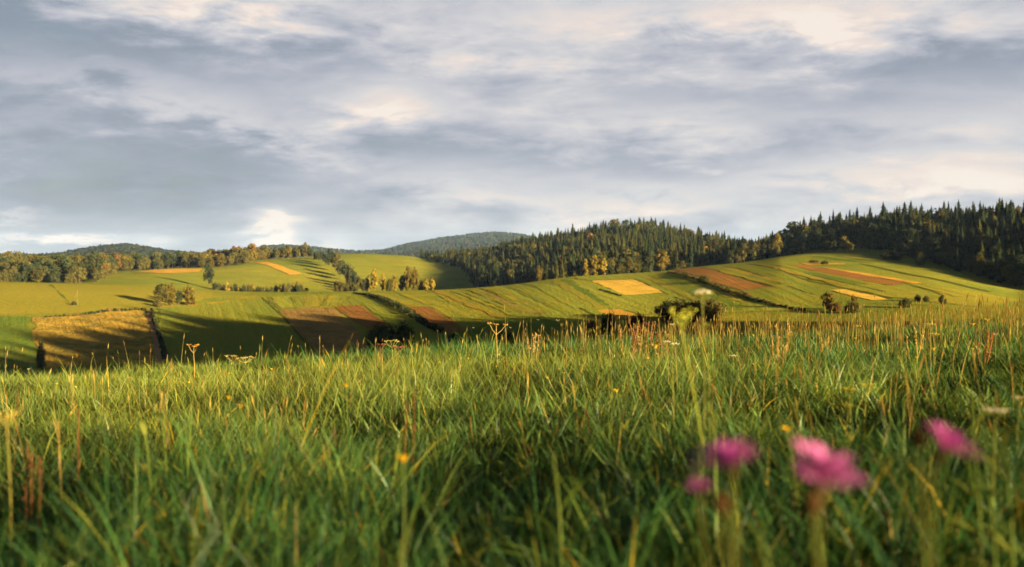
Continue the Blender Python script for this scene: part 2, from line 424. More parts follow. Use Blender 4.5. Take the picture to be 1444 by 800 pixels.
field('ploughed_field', [(951, 381.5), (986, 377.5), (1036, 391), (1086, 405), (1046, 410), (1000, 397)], 'ploughed', [(951, 381), (1046, 410)])
field('green_field', [(988, 377), (1050, 373), (1125, 393), (1195, 409), (1170, 411), (1195, 424), (1130, 437), (1060, 421), (1048, 411), (1088, 405)], 'green', [(988, 377), (1088, 405)])
field('field_path', [(1050, 373), (1056, 372.5), (1130, 392), (1180, 404), (1262, 420), (1258, 422), (1178, 406), (1127, 394)], 'verge', [(1052, 373), (1258, 421)], .2)
field('strip_field', [(1060, 372.5), (1110, 374.5), (1180, 391), (1262, 405), (1330, 418), (1300, 424), (1262, 420), (1180, 404)], 'yellowgreen', [(1060, 372), (1262, 419)])
field('ploughed_strip', [(1112, 374), (1134, 374.5), (1205, 386), (1285, 401), (1255, 403), (1180, 390)], 'ploughed', [(1112, 374), (1255, 403)], .3)
field('straw_strip', [(1128, 371), (1190, 371.5), (1193, 373.5), (1136, 374)], 'straw', [(1128, 371), (1190, 371)], .3)
field('straw_strip', [(1170, 409.5), (1192, 408.5), (1225, 416), (1258, 424), (1230, 424), (1198, 417)], 'stubble', [(1170, 410), (1245, 424)], .3)
field('golden_field', [(1290, 402), (1310, 404), (1380, 413), (1440, 424), (1390, 434), (1300, 426), (1335, 418)], 'pasture', [(1290, 402), (1400, 424)])
sr = np.random.default_rng(33)
def strips(tl, tr_, bl, br, n, crops):
    """parallel narrow strips between a top and a bottom edge, each its own crop"""
    cut = np.sort(np.concatenate([[0, 1], (np.arange(1, n) + sr.uniform(-.3, .3, n - 1)) / n]))
    L = lambda a, b, f: (a[0] + (b[0] - a[0]) * f, a[1] + (b[1] - a[1]) * f)
    last = None
    for k in range(n):
        if k % 2 and sr.random() < .45: continue
        c = crops[sr.integers(len(crops))]
        while c == last: c = crops[sr.integers(len(crops))]
        last = c
        f0, f1 = cut[k] + .006, cut[k + 1] - .006; e0, e1 = sr.uniform(0, .12), sr.uniform(.82, 1)
        a, b = L(tl, tr_, f0), L(tl, tr_, f1); c0, d0 = L(bl, br, f0), L(bl, br, f1)
        field('strip_field', [L(a, c0, e0), L(b, d0, e0), L(b, d0, .35), L(b, d0, .7), L(b, d0, e1), L(a, c0, e1), L(a, c0, .7), L(a, c0, .35)], c, [a, c0], .7)
GRN = ['green', 'lime', 'yellowgreen', 'lush', 'pasture']
field('straw_strip', [(1150, 376), (1212, 384.6), (1302, 399.4), (1290, 400.6), (1206, 386)], 'straw', [(1150, 376), (1295, 400)], .4)
field('field_path', [(730, 401), (733, 400.8), (800, 425), (842, 446), (838, 446.4), (796, 426)], 'verge', [(730, 401), (840, 446)], .3)
field('field_path', [(1018, 376), (1021, 375.8), (1100, 399), (1150, 416), (1146, 416.5), (1096, 400)], 'verge', [(1018, 376), (1148, 416)], .3)
field('field_path', [(1085, 374), (1088, 373.8), (1180, 396), (1250, 412), (1246, 412.6), (1176, 397)], 'verge', [(1085, 374), (1248, 412)], .3)
field('field_path', [(70, 402), (72, 402), (86, 415), (103, 431), (101, 431), (84.5, 415)], 'lush', [(71, 402), (102, 431)], .3)
field('field_path', [(446, 415.5), (449, 415.3), (462, 424), (475, 433), (471, 433.3), (458, 424)], 'drygrass', [(447, 415), (473, 433)], .3)
field('field_path', [(1210, 372), (1213, 372), (1290, 388), (1400, 412), (1394, 412.4), (1284, 388.6)], 'verge', [(1210, 372), (1397, 412)], .3)
strips((1140, 362), (1190, 360), (1230, 372), (1262, 372), 3, ['pasture', 'yellowgreen', 'lush'])
strips((681, 406.5), (798, 392.5), (778, 447), (870, 436), 8, GRN)
strips((902, 389), (940, 386.2), (1005, 439.5), (1108, 437.5), 5, GRN)
strips((991, 377.5), (1047, 374), (1096, 406), (1188, 408.5), 6, ['lush', 'yellowgreen', 'pasture', 'green', 'drygrass'])
strips((1063, 373.3), (1108, 375.2), (1190, 404.5), (1262, 405.5), 4, ['yellowgreen', 'lush', 'pasture', 'drygrass'])
strips((377, 418.7), (494, 414.3), (396, 435.5), (470, 433), 4, ['pasture', 'yellowgreen', 'lime', 'green'])
strips((519, 412.6), (596, 410.4), (576, 432), (636, 431), 4, ['pasture', 'yellowgreen', 'lime', 'drygrass'])
strips((604, 409.8), (668, 408), (704, 450), (758, 446), 5, ['yellowgreen', 'green', 'pasture', 'drygrass', 'lime'])
strips((1268, 398), (1300, 402), (1350, 420), (1420, 424), 4, ['pasture', 'green', 'drygrass', 'yellowgreen'])
# beyond the ridge
field('straw_strip', [(186, 384.5), (215, 381.5), (252, 379.5), (286, 379), (281, 384), (225, 386)], 'straw', [(186, 385), (286, 379)], .3)
field('stubble_field', [(359, 371), (376, 370), (405, 379), (428, 387), (408, 388)], 'straw', [(359, 371), (408, 388)], .3)

# ------------------------------------------------------------------ trees
def quads_at(cen, d1, d2):
    """one leaf quad per row: centre, half-length vector, half-width vector"""
    v = np.stack([cen - d1, cen + d2 * .9 - d1 * .1, cen + d1, cen - d2 * .9 + d1 * .1], 1).reshape(-1, 3)
    return v, np.arange(len(v)).reshape(-1, 4)
def rdir(r, n):
    d = r.normal(size=(n, 3)); return d / np.linalg.norm(d, axis=1)[:, None]

def spruce_crown(seed, cols, H=20.0, R=3.9):
    r = np.random.default_rng(seed); b = Buf()
    base = H * r.uniform(.04, .10); nw = 19
    lean = r.normal(0, .012, 2); pw = r.uniform(.6, .95)
    core = []
    for k in range(nw):
        t = (k / (nw - 1)) ** 0.92
        z = base + (H - base) * t
        rad = R * (1 - t) ** pw * r.uniform(.78, 1.2) * (1 - .35 * max(0, .12 - t) / .12) + .10
        n = 9 if t < .7 else 6
        ang = r.uniform(0, 6.28) + np.arange(n) * 6.283 / n + r.normal(0, .18, n)
        L = rad * r.uniform(.7, 1.18, n)
        e = np.stack([np.cos(ang), np.sin(ang), np.full(n, -.30 - .25 * (1 - t))], 1)
        c0 = np.column_stack([lean[0] * z * np.ones(n), lean[1] * z * np.ones(n), np.full(n, z)])
        side = np.stack([-np.sin(ang), np.cos(ang), np.zeros(n)], 1)
        for f, wf, dz in ((.55, .36, 0.05), (.80, .22, -.10)):
            cen = c0 + e * (L * f)[:, None] + np.array([0, 0, dz])
            d1 = e * (L * .42)[:, None]; d2 = (side + r.normal(0, .25, (n, 3))) * (L * wf + .16)[:, None]
            d2[:, 2] -= .1
            v, q = quads_at(cen, d1, d2)
            cc = np.array(cols[r.integers(len(cols))]) * r.uniform(.75, 1.3, (n, 1))
            b.add(v, q, c=np.repeat(cc, 4, 0))
        # hanging sprays
        cen = c0 + e * (L * .7)[:, None] + np.array([0, 0, -.35 * (1 - t) - .1])
        d1 = np.column_stack([e[:, :2] * .12, np.full(n, -.55 - .35 * (1 - t))]); d2 = side * (L * .25 + .12)[:, None]
        v, q = quads_at(cen, d1, d2)
        b.add(v, q, c=np.repeat(np.array(cols[0]) * r.uniform(.7, 1.2, (n, 1)), 4, 0))
        core.append((lean[0] * z, lean[1] * z, z, rad * .5))
    core = np.array(core)
    v, q = tube(core[:, :3], core[:, 3], 6)
    b.add(v, q, c=np.array(cols[0]) * .85)
    b.add(np.array([[lean[0] * H - .06, lean[1] * H, H - .6], [lean[0] * H + .06, lean[1] * H, H - .6], [lean[0] * H, lean[1] * H, H + .2]]), None, [[0, 1, 2]], cols[0])
    return b.arrays()

def broad_crown(seed, cols, H=10.0, W=3.6, low=.12, nclump=20, nleaf=40, leaf=.42, tall=1.0, inner=.55):
    r = np.random.default_rng(seed); b = Buf()
    zc = H * (low + (1 - low) * .52); hh = H * (1 - low) * .5
    for k in range(nclump):
        d = rdir(r, 1)[0]; rad = r.uniform(.25, .82) ** .6
        taper = 1 - .32 * max(0, d[2]) * tall
        c = np.array([d[0] * W * rad * taper, d[1] * W * rad * taper, zc + d[2] * hh * rad])
        s = r.uniform(.28, .44) * W * np.array([1, 1, r.uniform(.75, 1.25)])
        n = rdir(r, nleaf)
        cen = c + n * s * r.uniform(inner, 1.08, (nleaf, 1))
        tang = np.cross(n, rdir(r, nleaf)); tang /= np.linalg.norm(tang, axis=1)[:, None] + 1e-6
        nn = n + r.normal(0, .55, (nleaf, 3)); bt = np.cross(nn, tang); bt /= np.linalg.norm(bt, axis=1)[:, None] + 1e-6
        sz = leaf * r.uniform(.6, 1.35, (nleaf, 1))
        v, q = quads_at(cen, tang * sz, bt * sz * .8)
        cc = np.array(cols[r.integers(len(cols))]) * r.uniform(.8, 1.2) * r.uniform(.8, 1.25, (nleaf, 1))
        b.add(v, q, c=np.repeat(cc, 4, 0))
    return b.arrays()

def trunk_mesh(seed, H, r0, top=.75, limbs=5, spread=.3):
    r = np.random.default_rng(seed); b = Buf()
    z = np.linspace(-.6, H * top, 7)
    p = np.column_stack([np.cumsum(r.normal(0, .012 * H / 7, 7)), np.cumsum(r.normal(0, .012 * H / 7, 7)), z])
    v, q = tube(p, r0 * np.linspace(1.15, .25, 7), 6); b.add(v, q)
    for k in range(limbs):
        i = r.integers(2, 6); a = r.uniform(0, 6.28); L = H * spread * r.uniform(.6, 1)
        e = np.array([math.cos(a) * .75, math.sin(a) * .75, .65]) * L
        pp = np.stack([p[i], p[i] + e * .5 + [0, 0, -.03 * H], p[i] + e])
        v, q = tube(pp, r0 * np.array([.4, .25, .08]), 5); b.add(v, q)
    return b.arrays()

SPR_A = [(.020, .030, .012), (.028, .038, .013), (.016, .026, .011)]
SPR_B = [(.040, .042, .013), (.050, .050, .014), (.032, .037, .013)]        # pale larch-like green
OLV = [(.062, .058, .016), (.045, .050, .016), (.078, .066, .016)]
GLD = [(.088, .070, .013), (.066, .056, .012), (.105, .078, .014)]
DRK = [(.030, .040, .016), (.022, .032, .015), (.042, .046, .016)]
RUS = [(.105, .058, .016), (.075, .048, .014)]
KINDS = {
    'spruce':       dict(shape='s', n=5, cols=SPR_A, H=20., trunk=.22),
    'pale_conifer': dict(shape='s', n=3, cols=SPR_B, H=20., trunk=.22),
    'olive_tree_crown': dict(shape='b', n=4, cols=OLV, H=12., trunk=.2, W=4.2, tall=1.0),
    'golden_tree':  dict(shape='b', n=4, cols=GLD, H=12., trunk=.18, W=3.8, tall=1.0),
    'dark_tree':    dict(shape='b', n=4, cols=DRK, H=12., trunk=.2, W=4.2, tall=.8),
    'russet_tree':  dict(shape='b', n=2, cols=RUS, H=12., trunk=.18, W=3.6, tall=1.0),
    'birch':        dict(shape='b', n=4, cols=[(.15, .115, .014), (.115, .095, .014), (.18, .13, .015)], H=10., trunk=.11, W=2.0, tall=1.3),
    'young_conifer': dict(shape='s', n=3, cols=[(.050, .052, .013), (.065, .062, .014)], H=8., trunk=.12, R=2.0),
    'bush':         dict(shape='u', n=4, cols=DRK + OLV, H=4., W=3.0),
    'olive_bush':   dict(shape='u', n=4, cols=OLV, H=4., W=3.0),
    'russet_bush':  dict(shape='u', n=3, cols=[(.085, .045, .015), (.06, .042, .014)], H=4., W=3.0),
}
ARR, CROWN, TRUNK = {}, {}, {}
_s = 100
for kn, k in KINDS.items():
    for i in range(k['n']):
        _s += 1
        if k['shape'] == 's':
            c = spruce_crown(_s, k['cols'], k['H'], k.get('R', 3.9) * (1 + .12 * ((i * 7) % 3 - 1))); tr = trunk_mesh(_s, k['H'], k['trunk'], .8, 0)
        elif k['shape'] == 'b':
            c = broad_crown(_s, k['cols'], k['H'], k['W'], .02, 34, 50, .42, k['tall']); tr = trunk_mesh(_s, k['H'], k['trunk'])
        else:
            c = broad_crown(_s, k['cols'], k['H'], k['W'], -.15, 46, 130, .17, .3, .15); tr = trunk_mesh(_s, k['H'], .07, .5, 6, .3)
        ARR[kn, i] = (c, tr)
def crown_mesh(kn, i):
    if (kn, i) not in CROWN:
        c, tr = ARR[kn, i]
        me = np_mesh('crown', c[0], c[1], c[2], c[3]); me.materials.append(M_NEEDLE if KINDS[kn]['shape'] == 's' else M_LEAF); CROWN[kn, i] = me
        mt = np_mesh('trunk', tr[0], tr[1], tr[2], tr[3], True); mt.materials.append(M_BARK); TRUNK[kn, i] = mt
    return CROWN[kn, i], TRUNK[kn, i]

def plant_tree(name, kn, x, y, h, w, label, cat, group=None, var=None, rz=None, sink=.15):
    """w is the width of the crown relative to its usual proportion"""
    i = int(rng.integers(KINDS[kn]['n'])) if var is None else var
    c, tr = crown_mesh(kn, i)
    s = h / KINDS[kn]['H']
    o = empty(name, (x, y, float(terr(x, y)) - sink), rng.uniform(0, 6.28) if rz is None else rz, (s * w, s * w, s))
    tag(o, label, cat, group)
    link('crown', c, o); link('trunk', tr, o)
    return o
def tree_uv(name, kn, u, v, hpx, wpx, label, cat='tree', group=None, r=None, top=None, **kw):
    """stand a tree on bearing u, on the ground that lies at row v (or at range r); size from how large it shows"""
    if r is None: x, y, z = survey_point(u, v)
    else:
        x, y = polar(u, r); x, y = float(x), float(y)
    if top is not None: hpx = V0 - F * float(terr(x, y)) / y - top
    h = hpx * y / F * 1.1; W = wpx * y / F * 1.08
    k = KINDS[kn]; base = 2 * (k.get('R', 3.9) * .95 if k['shape'] == 's' else k['W'] * 1.12) / k['H']
    return plant_tree(name, kn, x, y, h, W / (h * base), label, cat, group, **kw)

# --- woods: where each tree stands
WOODS = []
def wood(area, ctrl, spacing, mix, hrange, edge_mix=None, edge_depth=14, brg=bearing):
    """ctrl rows: bearing u, front range, back range"""
    us = [c[0] for c in ctrl]
    th0, th1 = float(brg(us[0])), float(brg(us[-1]))
    rmin, rmax = min(c[1] for c in ctrl), max(c[2] for c in ctrl)
    cth = brg(us)
    n = 0
    r_ = rmin
    while r_ < rmax:
        dth = spacing / r_
        for th in np.arange(th0, th1, dth):
            t2 = th + rng.uniform(-.42, .42) * dth; r2 = r_ + rng.uniform(-.42, .42) * spacing
            f, bk = np.interp(t2, cth, [c[1] for c in ctrl]), np.interp(t2, cth, [c[2] for c in ctrl])
            if not (f <= r2 <= bk): continue
            e = edge_mix is not None and r2 - f < edge_depth * rng.uniform(.4, 1.5)
            m = edge_mix if e else mix
            ks = list(m); p = np.array([m[k] for k in ks], float)
            x, y = r2 * math.sin(t2), r2 * math.cos(t2)
            p = p * np.array([.25 + 1.5 * float(vnoise(x / 26, y / 26, 40 + len(k))) ** 1.5 for k in ks])
            kn = ks[rng.choice(len(ks), p=p / p.sum())]
            h = rng.uniform(*hrange) * (KINDS[kn]['H'] / 20 if KINDS[kn]['shape'] == 's' else (.78 if not e else .62))
            h *= rng.uniform(.9, 1.1) * (.70 + .56 * float(vnoise(x / 11, y / 11, 9)))
            if area == 'central': h *= float(np.interp(t2, bearing([600, 690, 800, 980, 1060]), [.46, .64, 1, 1, .85]))
            if e and KINDS[kn]['shape'] == 's': h *= .85
            WOODS.append(dict(area=area, kn=kn, var=int(rng.integers(KINDS[kn]['n'])), x=x, y=y, h=h, w=rng.uniform(.85, 1.2), rz=rng.uniform(0, 6.28), edge=e))
        r_ += spacing
CON = {'spruce': 6, 'pale_conifer': 1.6, 'dark_tree': 2.4, 'olive_tree_crown': 1.8}
wood('right', [(1092, 700, 800), (1110, 672, 800), (1150, 668, 800), (1205, 662, 800), (1245, 628, 790), (1290, 578, 760), (1340, 540, 740), (1400, 506, 720), (1444, 486, 720), (1500, 478, 715), (1600, 495, 700), (1720, 520, 680)], 5.2,
     CON, (12.5, 21.5), {'dark_tree': 4, 'olive_tree_crown': 3.5, 'spruce': 2, 'golden_tree': .25}, 30)
wood('beyond', [(58.5, 215, 310), (65, 192, 296)], 6.5, CON, (20, 25), {'spruce': 6, 'dark_tree': 2}, 10, np.radians)
wood('beyond', [(65, 192, 296), (70, 170, 285), (80, 135, 255), (92, 115, 240)], 6.5, CON, (13, 20), {'spruce': 6, 'dark_tree': 2}, 10, np.radians)
wood('central', [(596, 895, 960), (640, 800, 960), (655, 760, 960), (662, 690, 970), (672, 600, 980), (720, 590, 1000), (780, 596, 1010), (850, 606, 1010), (930, 625, 1010), (1000, 640, 1000), (1060, 648, 980), (1106, 655, 800)], 6.0,
     {'spruce': 5, 'pale_conifer': 3.2, 'dark_tree': 1.6, 'olive_tree_crown': 2.2, 'golden_tree': .18, 'russet_tree': .15}, (13.5, 20), {'spruce': 4, 'dark_tree': 3, 'pale_conifer': 1}, 16)
wood('left', [(-160, 560, 830), (0, 560, 830), (90, 565, 830), (150, 590, 820), (163, 700, 820), (195, 735, 820), (240, 760, 820), (258, 770, 810)], 6.5,
     {'olive_tree_crown': 6, 'golden_tree': .5, 'dark_tree': 4.5, 'russet_tree': .2, 'spruce': .3}, (12, 15.5), {'olive_tree_crown': 5, 'golden_tree': .5, 'dark_tree': 2}, 14)
wood('middle', [(262, 752, 850), (285, 742, 850), (352, 742, 850), (358, 790, 850), (375, 812, 860), (400, 835, 870), (432, 850, 880)], 6.0,
     {'golden_tree': 2, 'olive_tree_crown': 6, 'dark_tree': 1.5, 'russet_tree': .5}, (11.5, 15), {'golden_tree': 3, 'olive_tree_crown': 5}, 14)
print('wood trees', len(WOODS))

# which of them show: paint their outlines front to back on a coarse picture of the view from the gate
Wd, Hd = 1444, 440
own = np.full((Hd, Wd), -1, np.int64)
WOODS.sort(key=lambda d: d['x'] ** 2 + d['y'] ** 2)
for idx, d in enumerate(WOODS):
    if d['y'] < 50: d['z'] = float(terr(d['x'], d['y'])); d['vis'] = 0; continue
    d['z'] = z = float(terr(d['x'], d['y']))
    u = U0 + F * d['x'] / d['y']; vb = V0 - F * z / d['y']; vt = V0 - F * (z + d['h']) / d['y']
    k = KINDS[d['kn']]; wpx = (2.7 if k['shape'] == 's' else k['W'] * 1.1) * d['h'] / k['H'] * d['w'] * F / d['y']
    d['u'], d['vt'] = u, vt
    cnt = 0
    # ground in front hides the foot
    th = math.atan2(d['x'], d['y']); rr = np.linspace(120, math.hypot(d['x'], d['y']) - 3, 120)
    hid = np.min(V0 - F * terr(rr * math.sin(th), rr * math.cos(th)) / (rr * math.cos(th)))
    for row in range(max(0, int(vt)), min(Hd - 1, int(min(vb, hid)))):
        f = (row - vt) / max(1, vb - vt); hw = wpx * (min(1, f * 1.15 + .05) if k['shape'] == 's' else math.sqrt(max(0.02, 1 - (2 * min(f, .75) - .95) ** 2)))
        a, b_ = max(0, int(round(u - hw))), min(Wd, int(round(u + hw)) + 1)
        if b_ <= a: continue
        seg = own[row, a:b_]; free = seg < 0; cnt += int(free.sum()); seg[free] = idx
    d['vis'] = cnt
for idx, d in enumerate(WOODS): d['vis'] = int((own == idx).sum())
def sky_edge(d): 
    r0 = int(d.get('vt', -9)) - 4; u = int(d.get('u', -9))
    return 0 <= u < Wd and 0 <= r0 and own[:r0 + 1, u].max() < 0
AREA_NAME = {'right': 'right-hand hill', 'central': 'central hill', 'left': 'left far edge of the pasture', 'middle': 'low middle hill'}
AREA_TXT = {'right': 'the right hill wood', 'central': 'the central wooded hill', 'left': 'the left wood', 'middle': 'the hilltop wood'}
LOOK = {'spruce': ('spruce_tree', 'dark green pointed spruce'), 'pale_conifer': ('conifer_tree', 'paler olive green conifer'), 'olive_tree_crown': ('broadleaf_tree', 'olive green rounded tree'),
        'golden_tree': ('broadleaf_tree', 'golden leaved rounded tree'), 'dark_tree': ('broadleaf_tree', 'dark green rounded tree'), 'russet_tree': ('broadleaf_tree', 'russet brown leaved tree')}
picked = set()
for fam, cap in (('s', 290), ('b', 290)):
    c = [i for i, d in enumerate(WOODS) if KINDS[d['kn']]['shape'] == fam and d['vis'] > 2 and d['area'] != 'beyond']
    c.sort(key=lambda i: -WOODS[i]['vis']); picked |= set(c[:cap])
rest = {}
for i, d in enumerate(WOODS):
    if i in picked:
        nm, look = LOOK[d['kn']]
        where = 'on the skyline of ' if sky_edge(d) else ('along the open front edge of ' if d['edge'] else 'within ')
        lab = f"{look} {where}{AREA_TXT[d['area']]}"
        c, tr = crown_mesh(d['kn'], d['var']); s = d['h'] / KINDS[d['kn']]['H']
        o = empty(nm, (d['x'], d['y'], d['z'] - .2), d['rz'], (s * d['w'], s * d['w'], s))
        tag(o, lab, 'tree', lab.replace('tree', 'trees').replace('spruce ', 'spruces ').replace('conifer ', 'conifers '))
        link('crown', c, o); link('trunk', tr, o)
    else: rest.setdefault('beyond' if d['area'] == 'beyond' else d['area'], []).append(d)
def merged(ds):
    vs, qs, ts, cs, n = [], [], [], [], 0
    for d in ds:
        (cv, cq, ct, cc), _ = ARR[d['kn'], d['var']]
        s = d['h'] / KINDS[d['kn']]['H']; ca, sa = math.cos(d['rz']), math.sin(d['rz'])
        k = np.array([[ca, -sa, 0], [sa, ca, 0], [0, 0, 1]])
        vs.append((cv * np.array([s * d['w'], s * d['w'], s])) @ k.T + np.array([d['x'], d['y'], d['z'] - .2]))
        qs.append(cq + n); ts.append(ct + n); cs.append(cc * rng.uniform(.8, 1.2)); n += len(cv)
    return np.concatenate(vs), np.concatenate(qs), np.concatenate(ts), np.concatenate(cs)
STUFF_LAB = {'right': 'dark mass of spruces filling the steep wood on the right', 'central': 'mixed conifers filling the central wooded hill', 'left': 'brown and olive trees massed behind the left pasture',
             'middle': 'olive and golden trees massed in the small hilltop wood left of centre', 'beyond': 'dark wood running on past the right edge of the view'}
for a, ds in rest.items():
    v, q, t, c = merged(ds)
    o = link('forest', np_mesh('forest', v, q, t, c), None, M_NEEDLE)
    tag(o, STUFF_LAB[a], 'forest', kind='stuff')
print('picked', len(picked), 'rest', {a: len(d) for a, d in rest.items()})

# --- woods on the far hills: low crowns packed to the crest
b = Buf()
fr = np.random.default_rng(21)
NB = 15000
uu = fr.uniform(-60, 1130, NB); th = bearing(uu); base_r = np.interp(th, fth, [f[2] for f in FAR])
rr = base_r * (1 + np.where(fr.random(NB) < .45, fr.normal(0, .012, NB), fr.uniform(-.42, .02, NB)))
x, y = rr * np.sin(th), rr * np.cos(th); z = terr(x, y)
keep = (fbm(x / 260, y / 260, 77, 3) > .30) | (rr > base_r * .97)
x, y, z = x[keep], y[keep], z[keep]; n = len(x)
hs = fr.uniform(8, 13, n); ws = hs * fr.uniform(.45, .8, n)
ang = np.arange(6) * PI / 3
ringv = lambda rad, zz: np.stack([np.cos(ang) * rad, np.sin(ang) * rad, np.full(6, zz)], 1)
pro = np.concatenate([ringv(.8, .05), ringv(1, .4), ringv(.62, .78), np.array([[0, 0, 1.05]])])
jit = fr.uniform(.75, 1.25, (n, 19, 1))
V = pro[None] * np.stack([ws, ws, hs], 1)[:, None] * jit + np.stack([x, y, z - 1.0], 1)[:, None]
q = np.array([[k * 6 + i, k * 6 + (i + 1) % 6, k * 6 + 6 + (i + 1) % 6, k * 6 + 6 + i] for k in range(2) for i in range(6)])
t = np.array([[12 + i, 12 + (i + 1) % 6, 18] for i in range(6)])
pal = np.array([(.012, .022, .012), (.016, .024, .012), (.020, .024, .012), (.026, .025, .012)])
cc = pal[fr.integers(0, 4, n)] * fr.uniform(.75, 1.25, (n, 1))
off = (np.arange(n) * 19)[:, None, None]
o = link('distant_woods', np_mesh('distant_woods', V.reshape(-1, 3), (q[None] + off).reshape(-1, 4), (t[None] + off).reshape(-1, 3), np.repeat(cc, 19, 0)), None, M_LEAF)
tag(o, 'bluish far off woods covering the hills on the horizon', 'distant woods', kind='stuff')

# --- trees, bushes and hedges that stand out singly
T = tree_uv
g = 'trees of the small copse on the left pasture edge'
T('broadleaf_tree', 'olive_tree_crown', 229, 431, 31, 24, 'broad olive tree at the left end of the copse above the dirt track', group=g)
T('broadleaf_tree', 'golden_tree', 241, 432, 30, 17, 'golden lit tree second from left in the copse above the dirt track', group=g)
T('broadleaf_tree', 'dark_tree', 252, 431, 22, 14, 'low dark tree in the gap of the copse above the dirt track', group=g)
T('broadleaf_tree', 'golden_tree', 265, 431, 28, 20, 'golden brown tree at the right end of the copse above the dirt track', group=g)
T('bush', 'olive_bush', 222, 433, 10, 14, 'low golden green bush under the left end of the copse', 'bush')
T('bush', 'russet_bush', 270, 430, 8, 12, 'low russet bush beside the right end of the copse', 'bush')
T('poplar_tree', 'dark_tree', 294, 405, 33, 15, 'tall narrow tree alone at the shaded end of the far straw strip', r=600)
T('bush', 'bush', 306, 408, 10, 14, 'dark bush at the foot of the tall narrow lone tree', 'bush', r=590)
row = 'young trees in the low row behind the left field ridge'
for k, u in enumerate(np.arange(314, 432, 6.2)):
    T('young_tree', ['olive_bush', 'birch', 'bush'][k % 3], u + rng.uniform(-1, 1), 0, rng.uniform(11, 18), rng.uniform(7, 11), 'small olive tree in the low row behind the ridge', group=row, r=545 + rng.uniform(-4, 6))
hl = 'trees of the hedgerow running down the middle hill'
for k, (u, r, hp, wp, kn) in enumerate([(437, 830, 13, 11, 'dark_tree'), (447, 800, 10, 10, 'bush'), (455, 770, 17, 13, 'dark_tree'), (465, 750, 24, 15, 'dark_tree'), (474, 725, 28, 17, 'olive_tree_crown'),
        (481, 700, 22, 15, 'dark_tree'), (488, 680, 24, 16, 'dark_tree'), (494, 655, 22, 16, 'bush'), (500, 640, 22, 15, 'dark_tree'), (507, 625, 19, 15, 'olive_tree_crown'), (514, 610, 18, 13, 'dark_tree')]):
    T('hedgerow_tree', kn, u, 0, hp, wp, ['dark tree', 'low bush'][kn == 'bush'] + ' in the hedgerow running down the middle hill' if kn != 'olive_tree_crown' else 'olive lit tree in the hedgerow running down the middle hill', group=hl, r=r)
T('broadleaf_tree', 'golden_tree', 407, 0, 14, 10, 'single small golden tree below the hilltop wood beside the far stubble', r=800)
T('broadleaf_tree', 'dark_tree', 384, 0, 10, 9, 'small dark tree just above the far stubble patch', r=815)
bl = 'slender birches standing along the middle of the field ridge'
for k, (u, hp, wp, kn, lab) in enumerate([(478, 18, 18, 'olive_tree_crown', 'wide olive tree at the left end of the birch row on the ridge'), (489, 14, 14, 'olive_bush', None), (519, 24, 9, 'birch', 'bright yellow slim birch left in the ridge row'), (528, 32, 12, 'birch', 'tallest slim birch in the ridge row'),
        (540, 25, 10, 'birch', 'yellow slim birch just right of the tallest'), (549, 16, 10, 'olive_bush', None), (556, 22, 11, 'birch', 'short birch midway along the ridge row'), (575, 34, 14, 'golden_tree', 'golden tree left of the pair at the right of the ridge row'), (584, 33, 15, 'golden_tree', 'golden tree right of the pair at the right of the ridge row'),
        (567, 22, 11, 'birch', 'short birch beside the golden pair'), (594, 14, 10, 'olive_bush', None), (601, 17, 9, 'birch', 'small birch past the golden pair'), (609, 18, 9, 'birch', 'last small birch at the right end of the ridge row'), (500, 13, 12, 'olive_bush', None)]):
    T('birch_tree' if kn == 'birch' else 'broadleaf_tree' if 'tree' in kn or 'crown' in kn else 'bush', kn, u, 0, hp, wp, lab or 'low olive bush filling the birch row on the ridge', 'tree' if lab else 'bush', bl, r=515 + rng.uniform(-6, 8))
T('broadleaf_tree', 'golden_tree', 760, 0, 24, 13, 'single bright yellow tree before the dark central wood', r=560)
pl = 'young plantation trees before the central wood'
for k, u in enumerate(np.arange(773, 856, 6.6)):
    T('young_conifer', 'young_conifer' if u < 820 else ['birch', 'olive_tree_crown'][k % 2], u + rng.uniform(-1, 1), 0, rng.uniform(20, 30), rng.uniform(11, 15), 'pointed young conifer in the plantation before the central wood' if u < 820 else 'olive young tree at the right end of the plantation before the central wood', group=pl, r=575 + rng.uniform(-6, 6))
for u, hp, wp, kn, lab in [(874, 14, 17, 'olive_tree_crown', 'low rounded tree left of three before the central wood'), (887, 25, 16, 'olive_tree_crown', 'tallest of three rounded trees before the central wood'), (897, 16, 14, 'olive_tree_crown', 'low rounded tree right of three before the central wood'),
        (918, 27, 17, 'dark_tree', 'darker tree joined to the big golden tree above the ploughed field'), (933, 28, 24, 'golden_tree', 'big golden round tree above the ploughed field'), (961, 12, 14, 'olive_tree_crown', 'small round tree at the top corner of the ploughed field')]:
    T('broadleaf_tree', kn, u, 0, hp, wp, lab, r=float(np.interp(u, [850, 1000], [566, 590])))
ed = 'olive trees along the right end of the central wood'
for k, (u, hp, wp, kn) in enumerate([(1040, 24, 15, 'olive_tree_crown'), (1050, 28, 16, 'olive_tree_crown'), (1060, 22, 15, 'dark_tree'), (1066, 27, 16, 'olive_tree_crown'), (1078, 24, 14, 'dark_tree'), (1030, 20, 14, 'dark_tree'), (1092, 26, 17, 'olive_tree_crown')]):
    T('broadleaf_tree', kn, u, 0, hp, wp, 'olive tree along the right end of the central wood' if kn != 'dark_tree' else 'dark low tree along the right end of the central wood', group=ed, r=630)
T('broadleaf_tree', 'golden_tree', 1096, 0, 32, 17, 'tall golden tree in the notch between the two woods', r=640)
T('broadleaf_tree', 'dark_tree', 1086, 0, 24, 16, 'darker tree beside the tall golden one in the notch', r=630)
